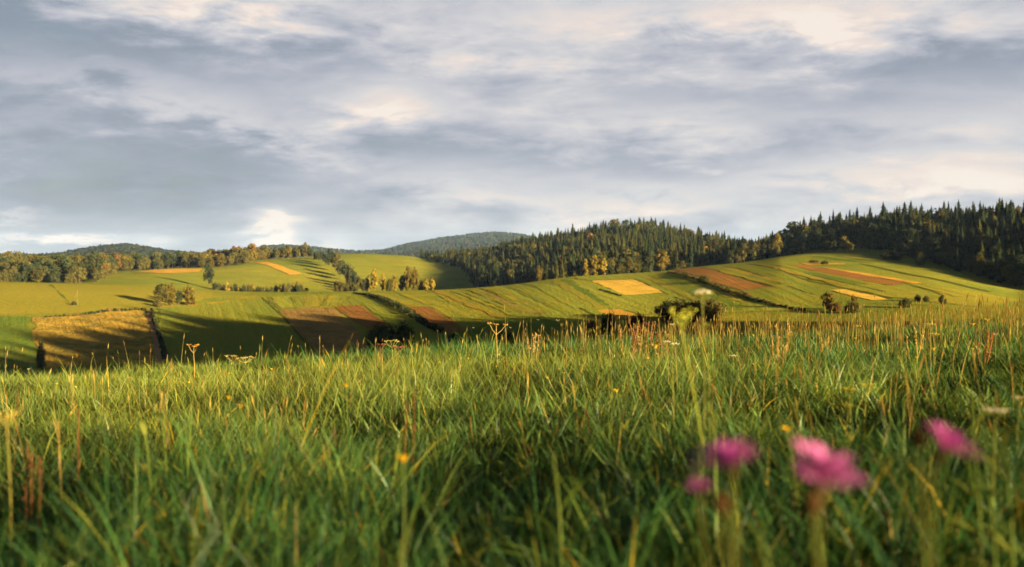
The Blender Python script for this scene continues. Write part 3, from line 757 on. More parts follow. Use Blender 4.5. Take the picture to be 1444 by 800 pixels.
for u, v, hp, wp, kn, lab in [(1123, 357, 11, 7, 'young_conifer', 'small dark pointed tree left of a pair on the upper meadow'), (1131, 358, 12, 11, 'dark_tree', 'small dark round tree right of a pair on the upper meadow'), (1156, 353, 22, 11, 'golden_tree', 'slim golden tree at the left of the row on the upper meadow'),
        (1167, 355, 15, 12, 'olive_tree_crown', 'olive tree second in the row on the upper meadow'), (1176, 355, 16, 11, 'dark_tree', 'dark tree in the middle of the row on the upper meadow'), (1191, 356, 21, 14, 'golden_tree', 'pointed golden tree at the right of the row on the upper meadow'), (1200, 356, 14, 9, 'olive_tree_crown', 'last small olive tree of the row on the upper meadow')]:
    T('broadleaf_tree', kn, u, v, hp, wp, lab)
for u, v, hp, wp, kn, lab in [(1249, 366, 10, 18, 'bush', 'wide dark bush before the right-hand wood'), (1263, 367, 14, 22, 'bush', 'large dark bush joined to the wide one before the right-hand wood'), (1298, 374, 16, 14, 'bush', 'dark bush by the forest edge beside the shaded meadow'),
        (1162, 373, 5, 12, 'bush', 'low flat bush on the upper meadow strip'), (1147, 371, 4, 14, 'bush', 'long low bush on the upper meadow strip')]:
    T('bush', kn, u, v, hp, wp, lab, 'bush')
for u, v, hp, wp, kn, lab, nm in [(1167, 436, 25, 19, 'golden_tree', 'small golden tree lit by the sun beside the straw strip', 'broadleaf_tree'), (1177, 439, 11, 20, 'russet_bush', 'brown bush at the foot of the small golden tree', 'bush'), (1203, 441, 14, 24, 'bush', 'dark bush rising over the grass right of the golden tree', 'bush'), (1204, 437, 20, 11, 'golden_tree', 'little golden tree behind the dark bush', 'broadleaf_tree'),
        (1294, 425, 9, 10, 'bush', 'left of two small dark round bushes in the right field', 'bush'), (1306, 426, 8, 10, 'bush', 'right of two small dark round bushes in the right field', 'bush'), (1329, 432, 15, 11, 'dark_tree', 'dark young tree just above the grass on the right', 'broadleaf_tree'), (1275, 434, 12, 20, 'bush', 'low dark scrub above the grass on the right', 'bush')]:
    T(nm, kn, u, v, hp, wp, lab, 'bush' if nm == 'bush' else 'tree')
for u, top, wp, kn, lab in [(950, 427, 60, 'bush', 'big dark bush at the left of the clump in the valley'), (974, 429, 62, 'bush', 'big dark bush in the middle of the clump in the valley'), (997, 424, 50, 'olive_bush', 'sunlit olive bush at the right of the clump in the valley')]:
    T('bush', kn, u, 0, 0, wp, lab, 'bush', r=318, top=top)
for u, v, hp, wp, kn, lab in [(1003, 470, 30, 20, 'olive_bush', 'small olive bush at the right foot of the clump in the valley'),
        (537, 499, 36, 46, 'bush', 'dark round bush left of a pair low in the valley'), (561, 499, 38, 50, 'bush', 'dark round bush right of a pair low in the valley'), (712, 492, 26, 24, 'bush', 'dark bush behind the forked dry umbel'), (832, 482, 24, 26, 'russet_bush', 'dark reddish bush low in the valley'), (858, 480, 34, 22, 'bush', 'dark bush right of the reddish one low in the valley'),
        (900, 472, 26, 34, 'russet_bush', 'brown bush behind the dry stalks at the meadow edge'), (640, 486, 15, 22, 'bush', 'low dark bush at the foot of the long hedge'), (660, 490, 12, 20, 'bush', 'low bush right of the foot of the long hedge'), (58, 520, 34, 14, 'bush', 'dark bush at the left corner of the golden fallow field')]:
    T('bush', kn, u, v, hp, wp, lab, 'bush')

def hedge(path, hpx, wpx, label, cols, seed):
    r = np.random.default_rng(seed); bb = Buf(); st = Buf()
    P = np.array([survey_point(*p) for p in path])
    seg = np.linalg.norm(np.diff(P[:, :2], axis=0), axis=1); cum = np.concatenate([[0], np.cumsum(seg)])
    o = empty('hedge', P[0])
    for s in np.arange(0, cum[-1], 1.3):
        x, y = np.interp(s, cum, P[:, 0]), np.interp(s, cum, P[:, 1])
        f = s / cum[-1]
        h = np.interp(f, np.linspace(0, 1, len(hpx)), hpx) * y / F * r.uniform(.55, 1.25); w = np.interp(f, np.linspace(0, 1, len(wpx)), wpx) * y / F * .5
        x += r.normal(0, w * .35); y += r.normal(0, w * .35); z = float(terr(x, y))
        n = 40; nd = rdir(r, n)
        cen = np.array([x, y, z + h * .5]) + nd * np.array([w, w, h * .55]) * r.uniform(.5, 1.1, (n, 1))
        tg = np.cross(nd, rdir(r, n)); bt = np.cross(nd + r.normal(0, .5, (n, 3)), tg); bt /= np.linalg.norm(bt, axis=1)[:, None]; tg /= np.linalg.norm(tg, axis=1)[:, None]
        sz = .34 * r.uniform(.6, 1.3, (n, 1))
        v, q = quads_at(cen, tg * sz, bt * sz * .8)
        c = np.array(cols[r.integers(len(cols))]) * r.uniform(.8, 1.25, (n, 1))
        bb.add(v - P[0], q, c=np.repeat(c, 4, 0))
        v, q = tube(np.array([[x, y, z - .3], [x + r.normal(0, .1), y, z + h * .7]]) - P[0], [.05, .02], 4); st.add(v, q)
    link('foliage', bb.mesh('foliage'), o, M_LEAF); link('stems', st.mesh('stems'), o, M_BARK)
    return tag(o, label, 'hedge')
hedge([(500, 414), (522, 418), (545, 427), (568, 439), (586, 450), (604, 462), (622, 471)], [2, 4, 6, 8, 8, 8, 9], [3, 6, 8, 9, 10, 10, 10], 'dark hedge running down the hillside between two red earth plots', DRK, 5)
hedge([(942, 385), (972, 392), (1000, 402), (1030, 414), (1060, 423), (1095, 432), (1135, 439)], [2, 4, 5, 4, 5, 4, 3], [3, 5, 6, 6, 6, 5, 4], 'straggling hedge below the large ploughed field', DRK + RUS, 6)
hedge([(66, 448), (110, 446), (150, 440), (205, 437)], [2.5, 3, 4, 2], [4, 4, 4, 3], 'low scrubby hedge along the top of the golden fallow field', DRK + RUS, 8)
hedge([(214, 441), (220, 462), (226, 480), (234, 508)], [6, 6, 6, 5], [4, 4, 5, 6], 'narrow dark hedge beside the dirt track', DRK, 9)
hedge([(845, 409), (862, 414), (876, 418)], [1.2, 1.6, 1.6], [3, 4, 3], 'thin low hedge under the stubble field', DRK, 12)
for u, v, hp, wp, kn in [(968, 392, 7, 8, 'bush'), (990, 399, 9, 11, 'bush'), (996, 401, 11, 12, 'bush'), (1026, 413, 9, 8, 'bush'), (1042, 418, 7, 7, 'russet_bush'), (1052, 421, 8, 9, 'russet_bush'), (1068, 426, 6, 7, 'bush')]:
    T('bush', kn, u, v, hp, wp, 'small bush rising from the straggling hedge below the ploughed field', 'bush', 'bushes in the hedge below the ploughed field')

# --- unseen hedge-shaped blocker behind the viewpoint, added to shade the nearest grass
def shade_hedge():
    r = np.random.default_rng(91); bb, st = Buf(), Buf(); P0 = np.array([9., -6.5, float(terr(9., -6.5))])
    o = empty('hedge', P0)
    for x in np.arange(1.5, 30, .16):
        y = -6.5 + r.normal(0, .3); z = float(terr(x, y)); h = float(np.interp(x, [10.7, 11.5, 17, 20], [SHADE_TOP, 2.25, 2.3, 2.0])) - z + r.normal(0, .09) + .35 * (float(vnoise(x / .9, 0, 92)) - .5)
        n = 70; cen = np.column_stack([x + r.normal(0, .22, n), y + r.normal(0, .30, n), z + h * r.uniform(.05, 1, n) ** .8])
        d = rdir(r, n); tg = np.cross(d, rdir(r, n)); tg /= np.linalg.norm(tg, axis=1)[:, None]; bt = np.cross(d, tg)
        sz = .045 * r.uniform(.6, 1.3, (n, 1)); v, q = quads_at(cen, tg * sz, bt * sz * .7); bb.add(v - P0, q, c=np.repeat(np.array(OLV[0]) * r.uniform(.7, 1.3, (n, 1)), 4, 0))
        v, q = tube(np.array([[x, y, z - .1], [x + r.normal(0, .08), y, z + h * .9]]) - P0, [.014, .004], 4); st.add(v, q)
    link('foliage', bb.mesh('foliage'), o, M_LEAF); link('stems', st.mesh('stems'), o, M_BARK)
    tag(o, 'added hedge-like shade blocker behind the viewpoint, out of view', 'hedge')
SHADE_TOP = 1.72  # blocker height set so shade covers the grass but misses the blooms
shade_hedge()

# --- timber poles on the left pasture
def pole_frame():
    x, y, z = survey_point(106, 431)
    k = y / F
    o = empty('timber_trestle', (x, y, z))
    for dx, dy in ((-5.5 * k, .3), (4 * k, -.3)):
        v, q = tube([[dx, dy, -.5], [3 * k, 0, 21 * k]], [.075, .055], 8)
        bb = Buf(); bb.add(v, q); link('leg', bb.mesh('leg', True), o, M_POLE)
    bb = Buf(); v, q = tube([[-1.6 * k, 0, 10 * k], [3.8 * k, 0, 10 * k]], .08, 6); bb.add(v, q); link('crossbar', bb.mesh('crossbar'), o, M_POLE)
    bb = Buf(); v, q = tube([[3 * k, 0, 20.5 * k], [3 * k, 0, 22 * k]], .08, 8); bb.add(v, q); link('pole_tip', bb.mesh('pole_tip'), o, M_POLE)
    tag(o, 'pale timber A-frame pole standing in the left pasture', 'pole')
    T('bush', 'bush', 105, 431, 6, 8, 'tiny dark bush between the legs of the timber pole frame', 'bush')
pole_frame()

# ------------------------------------------------------------------ the meadow: blades, dry stalks, flowers
def blades(x, y, h, w, lean_dir, lean, cols, seg=4, curl=None, twist=None):
    """curved tapering blades; returns vertices, quads, tints"""
    n = len(x); r = rng
    z0 = terr(x, y) - .015
    t = np.linspace(0, 1, seg + 1)[None]
    curl = r.uniform(.2, 1.1, n) if curl is None else curl
    # angle from the vertical grows along the blade
    a = lean[:, None] + curl[:, None] * t ** 1.4
    ds = h[:, None] / seg
    hx = np.cumsum(np.concatenate([np.zeros((n, 1)), np.sin(a[:, :-1]) * ds], 1), 1); hz = np.cumsum(np.concatenate([np.zeros((n, 1)), np.cos(a[:, :-1]) * ds], 1), 1)
    dx, dy = np.cos(lean_dir)[:, None], np.sin(lean_dir)[:, None]
    px, py, pz = x[:, None] + dx * hx, y[:, None] + dy * hx, z0[:, None] + hz
    tw = lean_dir + PI / 2 + r.normal(0, .5, n)
    tw = tw[:, None] + (r.normal(0, .8, n) if twist is None else twist)[:, None] * t
    ww = w[:, None] * np.array([.65, 1.0, .9, .62, .05] if seg == 4 else [.8, 1, .7, .06][:seg + 1])[None]
    sx, sy = np.cos(tw) * ww * .5, np.sin(tw) * ww * .5
    L = np.stack([px - sx, py - sy, pz], -1); R = np.stack([px + sx, py + sy, pz], -1)
    V = np.stack([L, R], 2).reshape(n, -1, 3)
    k = np.arange(seg)
    q = np.stack([2 * k, 2 * k + 1, 2 * k + 3, 2 * k + 2], -1)
    Q = (q[None] + (np.arange(n) * 2 * (seg + 1))[:, None, None]).reshape(-1, 4)
    C = np.repeat(cols, 2 * (seg + 1), 0)
    return V.reshape(-1, 3), Q, C

def scatter(n, r0, r1, a0=-40, a1=40, power=1.0):
    """points in a ring sector round the gate, even over the ground"""
    r = np.sqrt(rng.uniform(r0 ** 2, r1 ** 2, n)); th = np.radians(rng.uniform(a0, a1, n))
    return r * np.sin(th), r * np.cos(th), r

GB = Buf()
GREENS = np.array([(.022, .082, .022), (.042, .114, .023), (.011, .046, .020), (.098, .152, .022), (.023, .070, .030), (.160, .175, .024), (.15, .130, .038)])
GP = np.array([.25, .23, .17, .15, .11, .07, .02])
def grass_ring(n, r0, r1, a0, a1, hm, wm, seg=4):
    x, y, r = scatter(n, r0, r1, a0, a1)
    clump = fbm(x / .55, y / .55, 11, 3); big = fbm(x / 2.3, y / 2.3, 12, 2); big2 = fbm(x / 5 + 9, y / 5, 15, 2)
    keep = rng.random(n) < np.clip(.35 + 1.3 * (clump - .3), .2, 1)
    x, y, r, clump, big, big2 = x[keep], y[keep], r[keep], clump[keep], big[keep], big2[keep]; n = len(x)
    # blades spring from tufts and fan outwards; the rest stand between
    tuft = rng.random(n) < .6
    cell = .13 + .05 * rng.random()
    cx, cy = np.floor(x / cell), np.floor(y / cell)
    jx, jy = vnoise(cx * 1.7 + .5, cy * 1.3 + .5, 71), vnoise(cx * 1.3 + .5, cy * 1.9 + .5, 72)
    tx, ty = (cx + .2 + .6 * jx) * cell, (cy + .2 + .6 * jy) * cell
    x = np.where(tuft, tx + (x - tx) * .30, x); y = np.where(tuft, ty + (y - ty) * .30, y)
    th_ = vnoise(cx * 1.9 + .3, cy * 1.1 + .7, 73)
    hump = np.clip((fbm(x / .8 + 3, y / .8, 16, 2) - .30) / .4, 0, 1)          # hummocks and hollows
    h = hm * (.22 + .30 * big + .75 * hump + .20 * clump + .45 * th_ * tuft) * np.clip(rng.lognormal(0, .28, n), .4, 1.7)
    ld = np.where(tuft, np.arctan2(y - ty, x - tx) + rng.normal(0, .5, n), rng.uniform(0, 6.28, n))
    lean = np.abs(rng.normal(0, .30, n)) + .08 + .18 * tuft
    long_ = rng.random(n) < .03; h[long_] *= 1.5
    w = wm * rng.lognormal(0, .3, n)
    ci = rng.choice(len(GREENS), n, p=GP)
    sun_warm = np.clip((big2 - .42) * 2.4 + .10 * x / np.maximum(y, 3) * 2, 0, .8) * np.clip((r - 2.5) / 5, .1, 1)  # yellower patches, plus sunlit warmth painted in away from the viewpoint
    cols = GREENS[ci] * rng.uniform(.6, 1.4, (n, 1)) * (1 - sun_warm[:, None] * .55) + np.array([.180, .180, .024]) * sun_warm[:, None] * .55
    dead = (rng.random(n) < .03) & ~long_; h[dead] *= .8
    cols[dead] = np.array([(.36, .20, .05)]) * rng.uniform(.6, 1.2, (dead.sum(), 1))
    yel = rng.random(n) < .012
    cols[yel] = np.array([(.50, .34, .02)]) * rng.uniform(.7, 1.1, (yel.sum(), 1))
    v, q, c = blades(x, y, h, w, ld, lean, cols, seg, rng.uniform(.2, 1.7, n) * rng.uniform(.5, 1, n))
    GB.add(v, q, c=c)
grass_ring(38000, .45, 1.8, -75, 75, .19, .0040)
grass_ring(140000, 1.8, 4.2, -42, 42, .175, .0037)
grass_ring(200000, 4.2, 9, -36, 36, .165, .0041)
grass_ring(210000, 9, 15, -32, 32, .16, .0056, 3)
grass_ring(80000, 15, 23, -32, 32, .16, .0080, 3)
grass_ring(24000, .7, 12, 60, 300, .26, .012, 3)          # the same meadow beside and behind
# broad weeds among the grass
def weeds(n, r0, r1):
    x, y, r = scatter(n, r0, r1, -38, 38)
    m = 5
    X, Y = np.repeat(x, m) + rng.normal(0, .02, n * m), np.repeat(y, m) + rng.normal(0, .02, n * m)
    N = n * m
    cols = np.array([(.10, .17, .03), (.13, .19, .03), (.20, .20, .03), (.08, .14, .03)])[np.repeat(rng.integers(0, 4, n), m)] * rng.uniform(.8, 1.2, (N, 1))
    v, q, c = blades(X, Y, rng.uniform(.07, .17, N), rng.uniform(.010, .022, N), rng.uniform(0, 6.28, N), rng.uniform(.1, .5, N), cols, 4, rng.uniform(.3, 1.2, N))
    GB.add(v, q, c=c)
weeds(1100, .9, 5); weeds(1900, 5, 15)
o = link('meadow_grass', GB.mesh('meadow_grass'), None, M_GRASS)
tag(o, 'long green meadow grass filling the foreground slope', 'grass', kind='stuff')

# dry seed stalks: thin straw stems with a spikelet
SB = Buf()
def stalks(n, r0, r1, a0, a1, hm, dens, lean_s=.10, wscale=1.0):
    x, y, r = scatter(n, r0, r1, a0, a1)
    k = rng.random(n) < dens(x, y, r); x, y, r = x[k], y[k], r[k]; n = len(x)
    h = hm * rng.lognormal(0, .2, n)
    pal = np.array([(.28, .215, .055), (.22, .15, .04), (.31, .25, .075), (.16, .085, .03), (.21, .20, .04)])
    cols = pal[rng.choice(5, n, p=[.3, .25, .2, .1, .15])] * rng.uniform(.75, 1.2, (n, 1))
    ld = rng.uniform(0, 6.28, n); lean = np.abs(rng.normal(0, lean_s, n)); curl = rng.uniform(0, .25, n)
    st = rng.bit_generator.state
    for tw in (0, PI / 2):
        w = (np.full(n, .0024) + r * .00010) * wscale
        v, q, c = blades(x, y, h, w, ld + 0, lean, cols, 4, curl, np.full(n, tw)); SB.add(v, q, c=c)
    # heads
    a = lean + curl * .8
    zt = terr(x, y)
    t = np.linspace(0, 1, 4)
    hl = rng.uniform(.04, .10, n); hw = rng.uniform(.005, .010, n) + r * .00022
    s4 = np.linspace(0, 1, 5)[:-1]; aa = lean[:, None] + curl[:, None] * s4[None] ** 1.4
    tx = (np.sin(aa) * h[:, None] / 4).sum(1); tz = (np.cos(aa) * h[:, None] / 4).sum(1)
    P = np.stack([x + np.cos(ld) * tx, y + np.sin(ld) * tx, zt - .015 + tz], 1)
    D = np.stack([np.cos(ld) * np.sin(a), np.sin(ld) * np.sin(a), np.cos(a)], 1)
    for e in (0, 1.05, 2.1):
        S = np.stack([np.cos(ld + e), np.sin(ld + e), np.zeros(n)], 1)
        v, q = quads_at(P - D * hl[:, None] * .3, D * hl[:, None] * .6, S * hw[:, None] * .55)
        SB.add(v, q, c=np.repeat(cols * rng.uniform(.9, 1.25, (n, 1)), 4, 0))
stalks(9000, 8, 18, -32, 33, .40, lambda x, y, r: np.clip(.025 + .62 * np.clip((x / y + .06) * 2.4, 0, 1) * (fbm(x / 1.6, y / 1.6, 31, 2) * 1.5) * np.clip((r - 7) / 4, 0, 1), 0, 1))
stalks(2200, 3.5, 9, -32, 32, .30, lambda x, y, r: np.clip(.05 + .22 * (fbm(x / 1.2, y / 1.2, 33, 2) - .35) + .3 * np.clip(x / y, 0, .5), .01, .5), .16)
o = link('dry_seed_grass', SB.mesh('dry_seed_grass'), None, M_PLANT)
tag(o, 'straw coloured seed stalks standing over the far edge of the meadow', 'dry grass', kind='stuff')

def gpos(u, v, y):
    """a plant whose head shows at (u, v) when it stands y metres out: its head, and the ground under it"""
    return np.array([(u - U0) / F * y, y, -(v - V0) / F * y])
def part(name, buf, parent, smooth=False): return link(name, buf.mesh(name, smooth), parent, M_PLANT)
def stem_to(o, base, head, bow, rad, colr, name='stem', n=8):
    base, head = np.asarray(base, float), np.asarray(head, float)
    t = np.linspace(0, 1, n)[:, None]
    p = base + (head - base) * t + np.array([bow[0], bow[1], 0]) * np.sin(t * PI)
    bb = Buf(); v, q = tube(p, np.linspace(rad * 1.25, rad * .8, n), 6); bb.add(v, q, c=colr)
    part(name, bb, o, True); return p
def leaf_buf(bb, p, d, L, w, colr, droop=.4):
    d = np.asarray(d, float); d /= np.linalg.norm(d); s = np.cross(d, [0, 0, 1]); s /= np.linalg.norm(s) + 1e-6
    t = np.linspace(0, 1, 6); wid = np.array([.25, .8, 1, .85, .5, .03]) * w * .5
    c = p + d[None] * (t * L)[:, None] - np.array([0, 0, 1])[None] * (droop * L * t ** 2)[:, None]
    v = np.stack([c - s * wid[:, None], c + s * wid[:, None]], 1).reshape(-1, 3)
    k = np.arange(5); bb.add(v, np.stack([2 * k, 2 * k + 1, 2 * k + 3, 2 * k + 2], -1), c=colr)

STEM_G, STEM_Y, STEM_R = (.10, .14, .03), (.22, .20, .05), (.28, .13, .05)
def knapweed(u, v, y, size, tilt, label, base_off=(0.03, .05), seed=1, spread=1.0, pale=0.0):
    r = np.random.default_rng(seed)
    head = gpos(u, v, y); bx, by = head[0] + base_off[0], head[1] + base_off[1]
    base = np.array([bx, by, float(terr(bx, by)) - .01])
    o = empty('knapweed_flower', base)
    ax = np.array([tilt[0], tilt[1], 1.0]); ax /= np.linalg.norm(ax)
    bract_c = head - ax * size * .42
    p = stem_to(o, (0, 0, 0), bract_c - base - ax * size * .2, (.012, .01), .0015, (.10, .11, .025))
    lb = Buf()
    for k in (1, 2, 3):
        a = r.uniform(0, 6.28); leaf_buf(lb, p[k], (math.cos(a), math.sin(a), .9), r.uniform(.05, .08), r.uniform(.006, .010), (.13, .16, .03))
    part('leaves', lb, o)
    # bract: scaly egg under the petals
    e1 = np.cross(ax, [0, 1, 0]); e1 /= np.linalg.norm(e1); e2 = np.cross(ax, e1)
    tt = np.linspace(0, 1, 7); rad = size * .13 * np.sin(np.clip(tt * .8 + .12, 0, 1) * PI) ** .7
    bb = Buf(); v_, q_ = tube(bract_c - base + ax[None] * ((tt - .35) * size * .4)[:, None], rad, 10)
    bb.add(v_, q_, c=np.array([(.045, .04, .014)]) * r.uniform(.6, 1.4, (len(v_), 1)))
    part('bract', bb, o, True)
    fl = Buf(); c0 = bract_c + ax * size * .2 - base
    for ringn, (n, L, up, colr) in enumerate([(26, .62, .45, (.36, .065, .28)), (26, .5, 1.0, (.31, .045, .27)), (22, .40, 2.4, (.26, .03, .22))]):
        for k in range(n):
            a = 6.283 * k / n + r.normal(0, .12); d = e1 * math.cos(a) + e2 * math.sin(a) + ax * up * r.uniform(.7, 1.3); d /= np.linalg.norm(d)
            l = size * L * r.uniform(.55, 1.35) * spread
            cc = np.array(colr) * r.uniform(.8, 1.25); cc = cc + (np.array((.46, .22, .28)) - cc) * (pale + r.uniform(0, .3))
            s = np.cross(d, ax); s /= np.linalg.norm(s) + 1e-6; w = size * .055
            pts = np.array([c0 - s * w * .3, c0 + s * w * .3, c0 + d * l * .6 - s * w * .5, c0 + d * l * .6 + s * w * .5, c0 + d * l + s * w * 1.6 - ax * l * .08, c0 + d * l - s * w * 1.6 - ax * l * .08, c0 + d * l * 1.08 - ax * l * .1])
            fl.add(pts, [[0, 1, 3, 2], [2, 3, 4, 5]], [[5, 4, 6]], cc)
    part('petals', fl, o)
    return tag(o, label, 'flower')
knapweed(1026, 642, .92, .042, (-.25, -.1), 'pink purple knapweed bloom at the left of the three large ones', (.01, .05), 1, 1.2)
knapweed(1165, 660, .80, .049, (.15, -.25), 'largest pink knapweed bloom low in the front of the meadow', (.0, .05), 2, 1.05, .12)
knapweed(1338, 622, .95, .044, (.55, -.1), 'tilted magenta knapweed bloom below the cream umbel on the right', (-.02, .05), 3, 1.1)
knapweed(987, 682, .90, .026, (-.05, -.1), 'small half open purple knapweed bud below the left bloom', (.01, .04), 4, .7)
knapweed(1045, 632, .98, .026, (.5, 0), 'small purple knapweed bud touching the left bloom', (-.03, .04), 5, .6)
def knap_bud(u, v, y, label, seed):
    r = np.random.default_rng(seed); head = gpos(u, v, y); base = np.array([head[0] + .02, y + .03, float(terr(head[0] + .02, y + .03))])
    o = empty('faded_flower', base)
    stem_to(o, (0, 0, 0), head - base, (.01, 0), .0014, (.10, .11, .025))
    bb = Buf(); tt = np.linspace(0, 1, 7); v_, q_ = tube(head - base + np.array([0, 0, 1.])[None] * ((tt - .4) * .019)[:, None], .0075 * np.sin(np.clip(tt * .85 + .1, 0, 1) * PI) ** .7, 9)
    bb.add(v_, q_, c=np.array([(.055, .030, .012)]) * r.uniform(.6, 1.4, (len(v_), 1))); part('bract', bb, o, True)
    return tag(o, label, 'flower')
knap_bud(1294, 620, .95, 'brown faded flower head just left of the tilted magenta bloom', 31)
knap_bud(1146, 712, .78, 'rust brown flower bud under the largest pink bloom', 32)
knap_bud(1016, 712, .88, 'orange brown faded bud under the left pink bloom', 33)

def umbel(u, v, y, width, label, colf, colr, cup=.45, nray=18, base_off=(.0, .05), stem_r=.0026, cat='umbel flower', name='umbel_plant', seed=1, dens=22, tilt=(0, 0), stemc=None, rays=None, group=None):
    """wild carrot or parsley head: rays fan out from the stem and carry small flowers; cup > 0 raises the rim"""
    r = np.random.default_rng(seed)
    head = gpos(u, v, y); bx, by = head[0] + base_off[0], head[1] + base_off[1]
    base = np.array([bx, by, float(terr(bx, by)) - .01])
    o = empty(name, base)
    node = head - base - np.array([tilt[0], tilt[1], 1.0]) * width * (.32 + cup * .5)
    stemc = stemc or colr
    p = stem_to(o, (0, 0, 0), node, (.015 * (head[2] - base[2]), .01), stem_r, stemc)
    rb, fb = Buf(), Buf()
    for k in range(nray):
        f = math.sqrt((k + .5) / nray); a = k * 2.39996 + r.normal(0, .1)
        tip = node + np.array([math.cos(a) * f * width * .5, math.sin(a) * f * width * .5, width * (.32 + cup * .5 * (f ** 2) * r.uniform(.85, 1.1) + (0 if cup > 0 else -.12 * f * f))]) + np.array([tilt[0], tilt[1], 0]) * width * .4
        mid = node + (tip - node) * .5 + np.array([math.cos(a), math.sin(a), 0]) * width * .06
        v_, q_ = tube([node, mid, tip], [stem_r * .45, stem_r * .36, stem_r * .3], 4); rb.add(v_, q_, c=colr)
        n = dens; d = rdir(r, n); d[:, 2] = np.abs(d[:, 2]) * .45
        cen = tip + d * width * .095 * r.uniform(.5, 1, (n, 1))
        tg = np.cross(d, rdir(r, n)); tg /= np.linalg.norm(tg, axis=1)[:, None] + 1e-6; bt = np.cross(d + r.normal(0, .3, (n, 3)), tg)
        s = width * .026
        vv_, qq_ = quads_at(cen, tg * s, bt * s); fb.add(vv_, qq_, c=np.repeat(np.array(colf) * r.uniform(.75, 1.15, (n, 1)), 4, 0))
    part('rays', rb, o); part('florets', fb, o)
    lb = Buf()
    for k in range(6):
        a = r.uniform(0, 6.28)
        for j in range(4): leaf_buf(lb, p[1 + k % 4], (math.cos(a + j * .35), math.sin(a + j * .35), .7), r.uniform(.06, .12), .006, (.10, .14, .03))
    part('leaves', lb, o)
    return tag(o, label, cat, group)
CREAM, YG, SEED = (.60, .55, .41), (.36, .36, .04), (.42, .29, .09)
umbel(961, 434, 2.3, .070, 'yellow green cup shaped umbel on a leaning stem in front of the valley', YG, (.24, .27, .04), .75, 17, (.10, .05), .0017, seed=2, dens=12)
umbel(990, 411, 2.7, .054, 'flat white umbel on the tallest upright stem above the meadow', CREAM, (.19, .20, .045), -.1, 18, (.005, .05), .0021, seed=3)
umbel(997, 455, 2.8, .03, 'small yellow green side umbel on the stem right under the flat white one', YG, (.22, .24, .05), .3, 10, (.01, .05), .002, seed=4)
umbel(9, 578, 2.3, .062, 'golden cup shaped seed umbel at the left edge of the meadow', (.34, .24, .05), (.17, .15, .035), .7, 18, (-.03, .05), .0018, seed=5, dens=14)
umbel(1403, 578, 2.1, .052, 'cream white umbel at the right of the magenta bloom', CREAM, (.16, .18, .04), .05, 16, (.01, .05), .0026, seed=6)
umbel(1438, 560, 3.0, .05, 'pale umbel cut by the right edge of the view', (.45, .36, .2), (.16, .16, .04), .1, 14, (.0, .05), .0024, seed=7)
umbel(1198, 547, 4.2, .065, 'loose yellow umbel in the middle of the right meadow', (.36, .32, .03), (.2, .2, .04), .2, 16, (.02, .05), .0024, seed=8)
umbel(1222, 541, 4.4, .06, 'right of two loose yellow umbels standing close together', (.36, .32, .03), (.2, .2, .04), .2, 14, (.0, .05), .0024, seed=9)
umbel(1196, 570, 3.9, .05, 'lowest yellow umbel under the two standing close together', (.34, .32, .03), (.2, .2, .04), .2, 12, (.0, .05), .0022, seed=10)
for k, (u, v, y, w, lab) in enumerate([(947, 457, 8, .05, 'tiny white umbel under the yellow green cup umbel'), (940, 481, 6.5, .06, 'left of two white umbels low before the valley bushes'), (952, 484, 6.3, .07, 'right of two white umbels low before the valley bushes'), (902, 475, 10, .06, 'greyish white umbel by the brown dry stalks'), (1034, 501, 7, .05, 'small pale umbel right of the tall white one'),
        (1210, 459, 9, .075, 'flat yellow umbel over the dry stalks on the right'), (1312, 456, 7.5, .09, 'wide yellowish umbel on the right horizon of the meadow'), (1318, 470, 7, .08, 'green yellow umbel below the wide one on the right'), (1404, 469, 7, .04, 'round pale seed ball on a stem at the right'), (40, 520, 14, .05, 'tiny pale umbel near the left end of the meadow edge')]):
    umbel(u, v, y, w, lab, CREAM if 'white' in lab or 'pale' in lab else (.40, .34, .05), (.2, .18, .05), .0 if 'ball' not in lab else .9, 12, (.02, .05), .0026, seed=40 + k, dens=14)
def forked(u, v, y, hpx, label, seed, n=3, spread=16, fork=.42, colr=SEED):
    """a dry stem that forks into a few rays, each with a small seed head"""
    r = np.random.default_rng(seed); k = y / F
    top = gpos(u, v, y); bx, by = top[0], top[1]
    base = np.array([bx, by, float(terr(bx, by)) - .01]); o = empty('dry_umbel', base)
    node = top - base - np.array([0, 0, hpx * fork * k])
    stem_to(o, (0, 0, 0), node, (.01, 0), .0028, colr)
    rb = Buf()
    for i in range(n):
        hb = Buf()
        f = (i / max(1, n - 1) - .5) * 2
        tip = node + np.array([f * spread * k * .75 + r.normal(0, k), r.normal(0, spread * .4 * k), hpx * fork * k * r.uniform(.78, 1.05)])
        v_, q_ = tube([node, node + (tip - node) * .5 + np.array([f * .006, 0, -.004]), tip], [.0024, .0020, .0017], 5); rb.add(v_, q_, c=colr)
        for m in range(9):
            a = r.uniform(0, 6.28); e = tip + np.array([math.cos(a) * 2.8 * k, math.sin(a) * 2.8 * k, 2.2 * k * r.uniform(.3, 1)])
            v_, q_ = tube([tip, e], [.0012, .0011], 4); rb.add(v_, q_, c=colr)
            d = rdir(r, 9); tg = np.cross(d, rdir(r, 9)); v_, q_ = quads_at(e + d * .004, tg * .005, np.cross(d, tg) * .005); hb.add(v_, q_, c=np.array(colr) * 1.15)
        part('seed_cluster', hb, o)
    part('rays', rb, o)
    return tag(o, label, 'dry umbel')
forked(700, 456, 10.0, 40, 'forked dry umbel standing tallest at the middle of the meadow edge', 3, 3, 15, .40)
forked(273, 488, 11.0, 26, 'lone dry umbel above the left meadow edge', 4, 3, 8, .4, (.40, .25, .06))
forked(553, 481, 12.0, 20, 'greenish dry umbel before the pair of dark valley bushes', 5, 4, 10, .5, (.30, .28, .08))
forked(536, 487, 12.0, 16, 'reddish dry umbel left of the greenish one', 6, 3, 8, .5, (.22, .09, .05))
